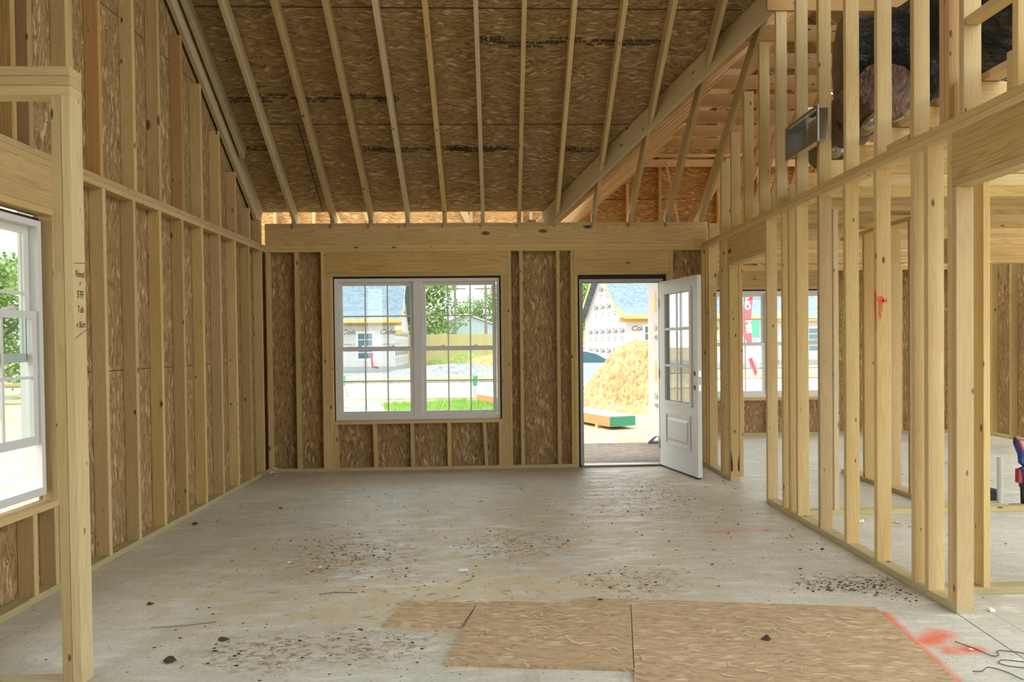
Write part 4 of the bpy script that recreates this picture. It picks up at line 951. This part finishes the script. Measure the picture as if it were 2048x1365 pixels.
# ================================================================== OUTDOORS
GZ = -.25
def slab(name, pts, z0, z1, mat, label, kind='structure', **k):
    m = MB(); m.prism(pts, 'z', z0, z1); return put(name, m, mat, kind=kind, label=label, **k)
g0 = MB(); g0.add([(-140, -60, GZ), (140, -60, GZ), (140, 200, GZ), (-140, 200, GZ)], [(0, 1, 2, 3)]); put('ground', g0, 'dirt', kind='structure', label='pale sandy ground of the building site')
slab('road', [(-80, 24.3), (80, 22.0), (80, 30.5), (-80, 34.5)], GZ, GZ+.02, 'road', 'pale sandy road across the view outside')
slab('kerb', [(-80, 23.9), (80, 21.6), (80, 21.95), (-80, 24.25)], GZ, GZ+.05, 'road', 'low kerb on the near side of the road')
slab('kerb_far', [(-80, 34.55), (80, 30.55), (80, 30.9), (-80, 34.9)], GZ, GZ+.06, 'gravel', 'low kerb on the far side of the road')
slab('lawn_far', [(-80, 35), (80, 31), (80, 37), (-80, 38.5)], GZ, GZ+.03, 'straw', 'strip of dry grass beyond the road')
slab('gravel_yard', [(-60, 38.6), (6, 37.6), (6, 56), (-60, 56)], GZ, GZ+.03, 'gravel', 'grey gravel in front of the neighbouring house')
slab('gravel_patch', [(-4.9, 15.5), (-3.0, 15.5), (-2.6, 18.6), (-3.2, 20.6), (-5.8, 20.0)], GZ, GZ+.025, 'gravel', 'patch of grey gravel outside below the window')
slab('lawn', [(-3.2, 20.8), (-2.4, 17.0), (-2.2, 15.0), (1.0, 15.0), (1.3, 20.4), (-1.0, 21.8)], GZ, GZ+.03, 'grassbase', 'strip of green grass outside the double window')
slab('lawn_right', [(5.2, 16), (16, 16), (18, 21.4), (6.5, 21.5)], GZ, GZ+.03, 'grassbase', 'green grass outside the far right window')
slab('lawn_left', [(-40, 5.5), (-8, 5.5), (-8, 9.5), (-40, 13)], GZ, GZ+.03, 'grassbase', 'green grass strip outside the left window')
def grass(name, poly, n, h, label, seed):
    rg = random.Random(seed); xs = [p[0] for p in poly]; ys = [p[1] for p in poly]; m = MB()
    def ins(x, y):
        c = False; j = len(poly)-1
        for i in range(len(poly)):
            if (poly[i][1] > y) != (poly[j][1] > y) and x < (poly[j][0]-poly[i][0])*(y-poly[i][1])/(poly[j][1]-poly[i][1])+poly[i][0]: c = not c
            j = i
        return c
    k = 0
    while k < n:
        x, y = rg.uniform(min(xs), max(xs)), rg.uniform(min(ys), max(ys))
        if not ins(x, y): continue
        k += 1; a = rg.uniform(0, 3.14); hh = h*rg.uniform(.5, 1.3); w_ = .012
        m.add([(x-w_*math.cos(a), y-w_*math.sin(a), GZ+.02), (x+w_*math.cos(a), y+w_*math.sin(a), GZ+.02), (x+rg.uniform(-.04, .04), y+rg.uniform(-.04, .04), GZ+.03+hh)], [(0, 1, 2)])
    put(name, m, 'blade', kind='stuff', label=label, cat='grass')
grass('grass', [(-3.2, 20.8), (-2.4, 17.0), (1.0, 17.0), (1.3, 20.4), (-1.0, 21.8)], 6000, .10, 'green grass blades outside the double window', 1)
grass('grass', [(5.6, 17), (13, 17), (15, 21.2), (6.5, 21.3)], 6000, .10, 'green grass blades outside the far window', 2)
grass('grass', [(-30, 7), (-9, 6), (-9, 9.5), (-30, 12)], 5000, .09, 'green grass blades outside the left window', 3)

def heap(name, cx, cy, rx, ry, h, mat, label, cat, seed, n=42, rot=0, rough=.06, z=GZ):
    rg = random.Random(seed); m = MB(); ph = [(rg.uniform(1.5, 9), rg.uniform(0, 6.28), rg.uniform(0, 3.14)) for _ in range(9)]
    vs = []
    for i in range(n+1):
        for j in range(n+1):
            u, v = 2*i/n-1, 2*j/n-1; r = math.hypot(u, v)
            q = max(0, 1-r**1.7)*h
            w_ = sum(math.sin(f*(u*math.cos(a)+v*math.sin(a))+p)/f for f, p, a in ph)*rough*h*2+rg.uniform(-1, 1)*rough*h*.5
            zz = max(-.03, q+w_*min(1, q/h*3)) if r < 1 else -.03
            x_, y_ = u*rx, v*ry
            vs.append((cx+x_*math.cos(rot)-y_*math.sin(rot), cy+x_*math.sin(rot)+y_*math.cos(rot), z+zz))
    m.add(vs, [(i*(n+1)+j, (i+1)*(n+1)+j, (i+1)*(n+1)+j+1, i*(n+1)+j+1) for i in range(n) for j in range(n)])
    return put(name, m, mat, label=label, cat=cat, smooth=False)
heap('clay_pile', 3.78, 19.2, 2.0, 2.3, 1.52, 'pile', 'big heap of sandy clay outside the open front door', 'dirt pile', 4, 80, rough=.085)
heap('gravel_heap', -2.6, 44.5, 4.2, 3.0, .55, 'gravel', 'long low heap of grey gravel seen through the right sashes', 'gravel heap', 6, rough=.04)
heap('gravel_heap', -9.6, 41, 2.4, 1.2, .22, 'gravel', 'low grey gravel heap beside the neighbouring house wall', 'gravel heap', 9, rough=.04)
heap('straw_bank', 1.2, 50.5, 4.0, 2.6, 1.35, 'straw', 'bank covered with straw and brush at the right of the window view', 'bank', 12, rough=.07)
heap('weedy_bank', -2.4, 55, 3.7, 1.7, 1.0, 'weeds', 'green weedy bank in front of the fence', 'bank', 14, rough=.04)
# fence
fe = empty('board_fence', (0, 57.5, GZ), 'tall yellowish board fence behind the gravel yard', 'fence')
m = MB(); rg = random.Random(2); x = -16
while x < 22: w_ = .14; h = 2.42+rg.uniform(-.02, .02); m.box(x, x+w_-.012, 0, .02, .03, h); x += w_
put('fence_boards', m, 'fence', fe)
m = MB(); m.box(-16, 22, .02, .06, .4, .49); m.box(-16, 22, .02, .06, 1.2, 1.29); m.box(-16, 22, .02, .06, 2.0, 2.09); put('fence_rails', m, 'fence', fe)
for x in range(-16, 23, 3): m = MB(); m.box(x, x+.1, .06, .16, 0, 2.3); put('fence_post', m, 'fence', fe)
# metal shed
sh = empty('metal_shed', (-3.0, 72, GZ), 'pale blue metal shed with white roof beyond the fence', 'shed', rz=.30)
m = MB(); m.prism([(-4.3, 0), (4.3, 0), (4.3, 2.9), (0, 4.4), (-4.3, 2.9)], 'y', 0, 8)
for i in range(28): x = -4.2+i*.31; m.box(x, x+.03, -.02, 0, 0, 2.9+1.5*(1-abs(x)/4.3)-.05)
put('shed_walls', m, 'shedwall', sh)
m = MB(); m.prism([(-4.6, 2.85), (0, 4.45), (4.6, 2.85), (4.6, 2.93), (0, 4.55), (-4.6, 2.93)], 'y', -.25, 8.2); put('shed_roof', m, 'shedroof', sh)
m = MB(); m.box(-14, -4.7, 2, 7, 0, 3.0); put('side_bay', m, 'shedroof', sh)

# houses
def house(name, cx, cy, rz, L, Wd, label, wins=(), texts=True, eave=2.95, pitch=.8):
    """local: eave wall faces -y (front), gable ends at x=0 and x=L"""
    r = empty(name, (cx, cy, GZ), label, 'house', 'houses under construction across the road', rz=rz)
    H = eave-GZ; rise = Wd/2*pitch
    m = MB(); m.box(0, L, 0, Wd, .35, H); m.prism([(0, H), (Wd, H), (Wd/2, H+rise)], 'x', 0, L); put('walls', m, 'wrap', r)
    m = MB(); m.box(-.01, L+.01, -.01, Wd+.01, 0, .35); put('foundation', m, 'wrapgray', r)
    # flared roof: steep upper slope, shallow eaves kick
    ov = .45; m = MB(); prof = [(-1.1, H+.02), (.55, H+.55), (Wd/2, H+rise+.25)]
    full = prof+[(Wd-.55, H+.55), (Wd+1.1, H+.02)]
    for i in range(4):
        (a, za), (b, zb) = full[i], full[i+1]
        m.add([(-ov, a, za), (L+ov, a, za), (L+ov, b, zb), (-ov, b, zb)], [(0, 1, 2, 3)])
        m.add([(-ov, a, za-.12), (L+ov, a, za-.12), (L+ov, b, zb-.12), (-ov, b, zb-.12)], [(0, 1, 2, 3)])
    me = m.mesh('roof'); uv = me.uv_layers.new(name='UVMap')
    for p in me.polygons:
        for li in p.loop_indices:
            c = me.vertices[me.loops[li].vertex_index].co; uv.data[li].uv = (c.x, math.hypot(c.y-Wd/2, (c.z-H)))
    put('roof', me, 'shingle', r)
    m = MB()
    for s_ in (-ov-.02, L+ov-.02):
        for i in range(4):
            (a, za), (b, zb) = full[i], full[i+1]; m.add([(s_, a, za-.26), (s_+.04, a, za-.26), (s_+.04, b, zb-.26), (s_, b, zb-.26), (s_, a, za), (s_+.04, a, za), (s_+.04, b, zb), (s_, b, zb)], [(0, 1, 2, 3), (4, 5, 6, 7), (0, 1, 5, 4), (1, 2, 6, 5), (2, 3, 7, 6), (3, 0, 4, 7)])
    m.box(-ov, L+ov, -1.13, -1.08, H-.22, H+.02); m.box(-ov, L+ov, -.06, 0, H-.38, H-.12)
    put('fascia', m, 'fascia', r)
    for (x, w_, z0, z1) in wins:
        k = MB(); k.box(x-.1, x+w_+.1, -.03, .0, z0-.1, z1+.1); k.box(x, x+w_, -.05, -.03, z0, z1); wf = put('window_frame', k, 'white', r)
        gq = MB(); hw = (w_-.15)/2
        for a in range(2):
            for b in range(4): gq.box(x+.05+a*(hw+.05), x+.05+a*(hw+.05)+hw, -.056, -.051, z0+.05+b*(z1-z0-.05)/4, z0+.05+(b+1)*(z1-z0-.05)/4-.04)
        put('pane', gq, 'carglass', wf)
    if texts:
        # front wall print
        x = .4; z = eave-GZ-.75; i = 0
        while x < L-.4:
            if not any(a-.6 < x < a+b+.2 for a, b, _, _ in wins):
                text('wrap_print', 'Cole', .42, (x+.35, -.012, z), (1, 0, 0), (0, 0, 1), 'wrapink', r, 1.15, .3, bold=.012)
                k = MB(); k.prism([(x+.85, z-.12), (x+1.25, z-.12), (x+1.32, z+.02), (x+1.15, z+.14), (x+.9, z+.1)], 'y', -.012, -.01); put('wrap_logo', k, 'wrapyel', r)
                text('wrap_print', 'building materials\nhouse wrap\nlumber  windows', .16, (x+.6, -.012, z-.9), (1, 0, 0), (0, 0, 1), 'wrapink', r, 1)
            x += 2.3
        # gable end print, rows of repeated words
        for gx, sg in ((-.012, -1), (L+.012, 1)):
            for z in (1.15, 2.35, 3.9, 5.0):
                half = Wd/2 if z < H else max(0, (H+rise-z)/pitch-.3); y = Wd/2-half+.3
                while y < Wd/2+half-.8:
                    text('wrap_print', 'Cole', .42, (gx, y+.4, z), (0, sg, 0), (0, 0, 1), 'wrapink', r, 1.0, .3, bold=.012)
                    text('wrap_print', 'building\nsupply', .16, (gx, y+.4, z-.45), (0, sg, 0), (0, 0, 1), 'wrapink', r, 1)
                    y += 1.15
            k = MB(); 
    return r
house('house', -21.3, 46.5, 0.02, 15.0, 8.4, 'house with blue-grey roof and white wrap on the left of the double window view', wins=((12.75, .95, .8, 2.4),), pitch=.95)
rB = house('house', 7.4, 44.0, .205, 9.0, 7.6, 'steep-gabled wrapped house seen through the open front door', wins=((1.1, 1.7, .9, 2.6),), pitch=.85)
house('house', 19.0, 51, .05, 9, 5.2, 'teal roofed house with pale walls seen through the far window', wins=((2, 1.6, .9, 2.5), (6, 1.6, .9, 2.5)), texts=False)
q = MB(); q.tube([(-7.6, 46.3, .95), (-7.6, 46.2, .5), (-7.55, 46.15, .1), (-7.2, 46.2, .05)], .07, 8); put('red_hose', q, 'red', label='red pipe hanging by the corner of the neighbouring house', cat='pipe')

# trees
def tree(name, x, y, h, r, label, seed, group='trees beyond the site'):
    rg = random.Random(seed); e = empty(name, (x, y, GZ), label, 'tree', group)
    m = MB(); m.tube([(0, 0, 0), (.1, 0, h*.3), (0, .1, h*.6), (.1, 0, h*.85)], [.22*h/9, .16*h/9, .1*h/9, .03], 8)
    for _ in range(6):
        a = rg.uniform(0, 6.28); z = h*rg.uniform(.3, .6); m.tube([(0, 0, z), (math.cos(a)*r*.6, math.sin(a)*r*.6, z+h*.2)], [.06, .02], 5)
    put('trunk', m, 'bark', e)
    m = MB(); lob = []
    for _ in range(16):
        a = rg.uniform(0, 6.28); t_ = rg.uniform(.22, .95); q = r*math.sin(math.pi*min(1, t_*.9+.08))**.7*rg.uniform(.3, .75)
        lob.append((q*math.cos(a), q*math.sin(a), h*t_, r*rg.uniform(.28, .5)))
    for _ in range(5200):
        cx, cy, cz, rr = rg.choice(lob); d = Vector((rg.gauss(0, 1), rg.gauss(0, 1), rg.gauss(0, .8))); d = d.normalized()*rr*rg.uniform(.6, 1.08)
        c = Vector((cx, cy, cz))+d; s_ = r*rg.uniform(.022, .05)
        u = Vector((rg.gauss(0, 1), rg.gauss(0, 1), rg.gauss(0, 1))).normalized(); w_ = u.cross(Vector((rg.gauss(0, 1), rg.gauss(0, 1), rg.gauss(0, 1)))).normalized()
        m.add([c-u*s_, c+w_*s_*.7, c+u*s_, c-w_*s_*.7], [(0, 1, 2, 3)])
    put('crown', m, 'leaf', e)
for i, (x, y, h, r, lab) in enumerate([(-6.6, 66, 9.6, 4.2, 'leafy tree rising behind the neighbouring house roof'), (-3.9, 94, 7.4, 3.5, 'low airy tree near the utility poles'), (1.2, 94, 9.6, 4.6, 'broad tree right of the utility poles above the shed'),
      (9.8, 92, 11.0, 4.0, 'tall tree above the right end of the shed'), (-11.4, 94, 7.5, 3.7, 'tree low behind the gravel yard fence'), (7.6, 65, 9.6, 3.6, 'tree at the left edge of the open doorway view'),
      (29.5, 69, 8.6, 3.3, 'pale green tree in the right sash of the far window'), (-16.8, 26, 4.7, 2.3, 'bushy green tree in the left window'), (-22.5, 34, 5.4, 2.8, 'farther green tree in the left window'), (-20.8, 28, 4.6, 2.2, 'green tree at the outer edge of the left window view')]):
    tree('leafy_tree', x, y, h, r, lab, 20+i)
for i, (x, h, lab) in enumerate(((-3.55, 7.3, 'utility pole nearer the middle of the window'), (-1.05, 7.4, 'utility pole right of the first, behind a muntin'))):
    e = empty('utility_pole', (x, 63.5+1.5*i, GZ), lab, 'utility pole', 'utility poles beyond the fence')
    m = MB(); m.tube([(0, 0, 0), (0, 0, h)], [.13, .09], 8); put('pole', m, 'utility', e)
    m = MB(); m.box(-.9, .9, -.05, .05, h-1.1, h-.98); put('crossarm', m, 'utility', e)
for i in range(3):
    q = MB(); z = 5.0-i*.45; q.tube([(-5.5, 66.5+i*.1, z+.1), (-2, 66.5+i*.1, z), (2, 66.5+i*.1, z-.05), (3.2, 66.5, z)], .02, 5); put('power_line', q, 'wire', label=['upper', 'middle', 'lower'][i]+' power line crossing the sky behind the window', cat='power line', group='power lines')
# lawn-sign stakes
for i, (x, y, lab) in enumerate(((-4.85, 24.0, 'leaning green marker on a stake at the left of the window view'), (-.72, 23.0, 'green marker on an upright stake at the right of the window view'))):
    e = empty('marker_stake', (x, y, GZ), lab, 'marker stake', 'green marker stakes')
    lean = .16 if i == 0 else 0.0
    m = MB(); m.tube([(lean, 0, 0), (0, 0, .62)], .012, 6); put('stake', m, 'utility', e)
    m = MB(); m.prism([(-.07, .38), (.07, .38), (.085, .70), (-.02, .66), (-.06, .74)], 'y', -.006, .006); put('flag', m, 'green', e)
# engineered lumber stack
st = empty('lumber_stack', (0, 0, 0), 'long low stack of orange boards with green ends lying outside the door', 'lumber stack')
A = Vector((-.62, 21.2, GZ)); B = Vector((2.05, 14.1, GZ)); ax = (B-A).normalized(); sd = Vector((-ax.y, ax.x, 0))
def obox(m, a, b, w0, w1, z0, z1, mi=0):
    m.add([a+sd*w0+Vector((0, 0, z0)), b+sd*w0+Vector((0, 0, z0)), b+sd*w1+Vector((0, 0, z0)), a+sd*w1+Vector((0, 0, z0)), a+sd*w0+Vector((0, 0, z1)), b+sd*w0+Vector((0, 0, z1)), b+sd*w1+Vector((0, 0, z1)), a+sd*w1+Vector((0, 0, z1))],
          [(0, 3, 2, 1), (4, 5, 6, 7), (0, 1, 5, 4), (1, 2, 6, 5), (2, 3, 7, 6), (3, 0, 4, 7)], mi)
for k in range(4):
    m = MB(); obox(m, A, B-ax*.004, 0, .55, .06+k*.046, .06+k*.046+.044); put('lumber_layer', m, 'lvl', st)
    m = MB(); obox(m, B-ax*.003, B, 0.002, .548, .061+k*.046, .06+k*.046+.043); put('sealed_end', m, 'greenend', st)
m = MB(); obox(m, A, B-ax*.02, -.005, .555, .246, .252); put('cover_sheet', m, 'strap', st)
for f in (.25, .55, .82): p = A.lerp(B, f); m = MB(); obox(m, p, p+ax*.03, -.008, .558, .055, .254); put('strap', m, 'strap', st)
for f in (.1, .5, .93): p = A.lerp(B, f); m = MB(); obox(m, p, p+ax*.09, -.03, .6, 0, .06); put('skid', m, 'wood', st)
# car
car = empty('car', (3.05, 26.0, GZ), 'pale blue-grey sedan parked behind the clay heap', 'car', rz=.05)
m = MB(); m.prism([(-2.1, .25), (2.2, .25), (2.25, .55), (2.1, .78), (1.1, .92), (-1.5, .95), (-2.2, .90), (-2.25, .5)], 'y', 0, 1.75); put('body', m, 'carpaint', car)
m = MB(); m.prism([(-1.45, .94), (1.15, .91), (.35, 1.32), (-.15, 1.42), (-.75, 1.42), (-1.1, 1.33)], 'y', .12, 1.63); put('cabin', m, 'carpaint', car)
m = MB(); m.prism([(-1.28, .97), (-.52, .96), (-.52, 1.34), (-.72, 1.35), (-1.02, 1.27)], 'y', .112, .119); m.prism([(-.44, .96), (.86, .95), (.30, 1.25), (-.10, 1.34), (-.44, 1.34)], 'y', .112, .119); put('side_windows', m, 'carglass', car)
for x in (-1.4, 1.4):
    for y in (.02, 1.55): m = MB(); m.disc((x, y+.09, .32), .32, .2, 'y', 20); put('wheel', m, 'rubber', car)
# banner and green box in the far window view
bn = empty('feather_banner', (8.1, 24.5, GZ), 'red feather banner with white letters outside the far window', 'banner')
m = MB(); m.tube([(-.32, 0, 0), (-.25, 0, 2.2), (-.08, 0, 3.1), (.1, 0, 3.4)], .015, 6); put('banner_pole', m, 'utility', bn)
m = MB(); m.prism([(-.05, 3.2), (-.18, 2.7), (-.22, 1.9), (0.02, 1.5), (.12, 1.6), (.10, 2.4), (.16, 3.1)], 'y', -.004, .004); put('cloth', m, 'flagred', bn)
m = MB(); m.prism([(.0, 1.05), (.12, 1.1), (.30, .60), (.22, .5)], 'y', -.004, .004); put('cloth_tail', m, 'flagred', bn)
text('banner_letters', 'HO', .26, (-.04, -.006, 2.85), (.2, 0, -1), (1, 0, .2), 'white', bn, 1, bold=.012)
text('banner_letters', 'MES', .24, (.01, -.006, 2.1), (.1, 0, -1), (1, 0, .1), 'white', bn, 1, bold=.012)
e = empty('site_sign', (8.75, 26, GZ), 'green site sign on two posts outside behind the red banner', 'sign')
q = MB(); q.box(-.22, .24, -.02, 0, 1.75, 2.35); put('sign_board', q, 'green', e)
q = MB(); q.box(-.2, -.16, 0, .04, 0, 2.3); put('sign_post', q, 'white', e)
q = MB(); q.box(.18, .22, 0, .04, 0, 2.3); put('sign_post', q, 'white', e)
# fence and dark shape outside the left window
fe2 = empty('board_fence', (-30, 24, GZ), 'yellowish board fence outside the left window', 'fence')
m = MB()
for i in range(110): m.box(i*.15, i*.15+.138, i*-.04, i*-.04+.02, .03, 1.9)
put('fence_boards', m, 'fence', fe2); m = MB(); m.box(0, 16, -.2, 0, .5, .58); put('fence_rail', m, 'fence', fe2)
q = MB(); q.box(-15.6, -11.8, 17.8, 18.6, GZ, .45); put('site_trailer', q, 'grayjamb', label='low grey box by the fence outside the left window', cat='trailer')
# white corner trim of this house outside the left window
q = MB(); q.box(-2.72, -2.63, 4.46, 4.56, -.2, 2.4); put('siding_corner', q, 'vinyl', label='white corner trim just outside the left window', kind='structure')
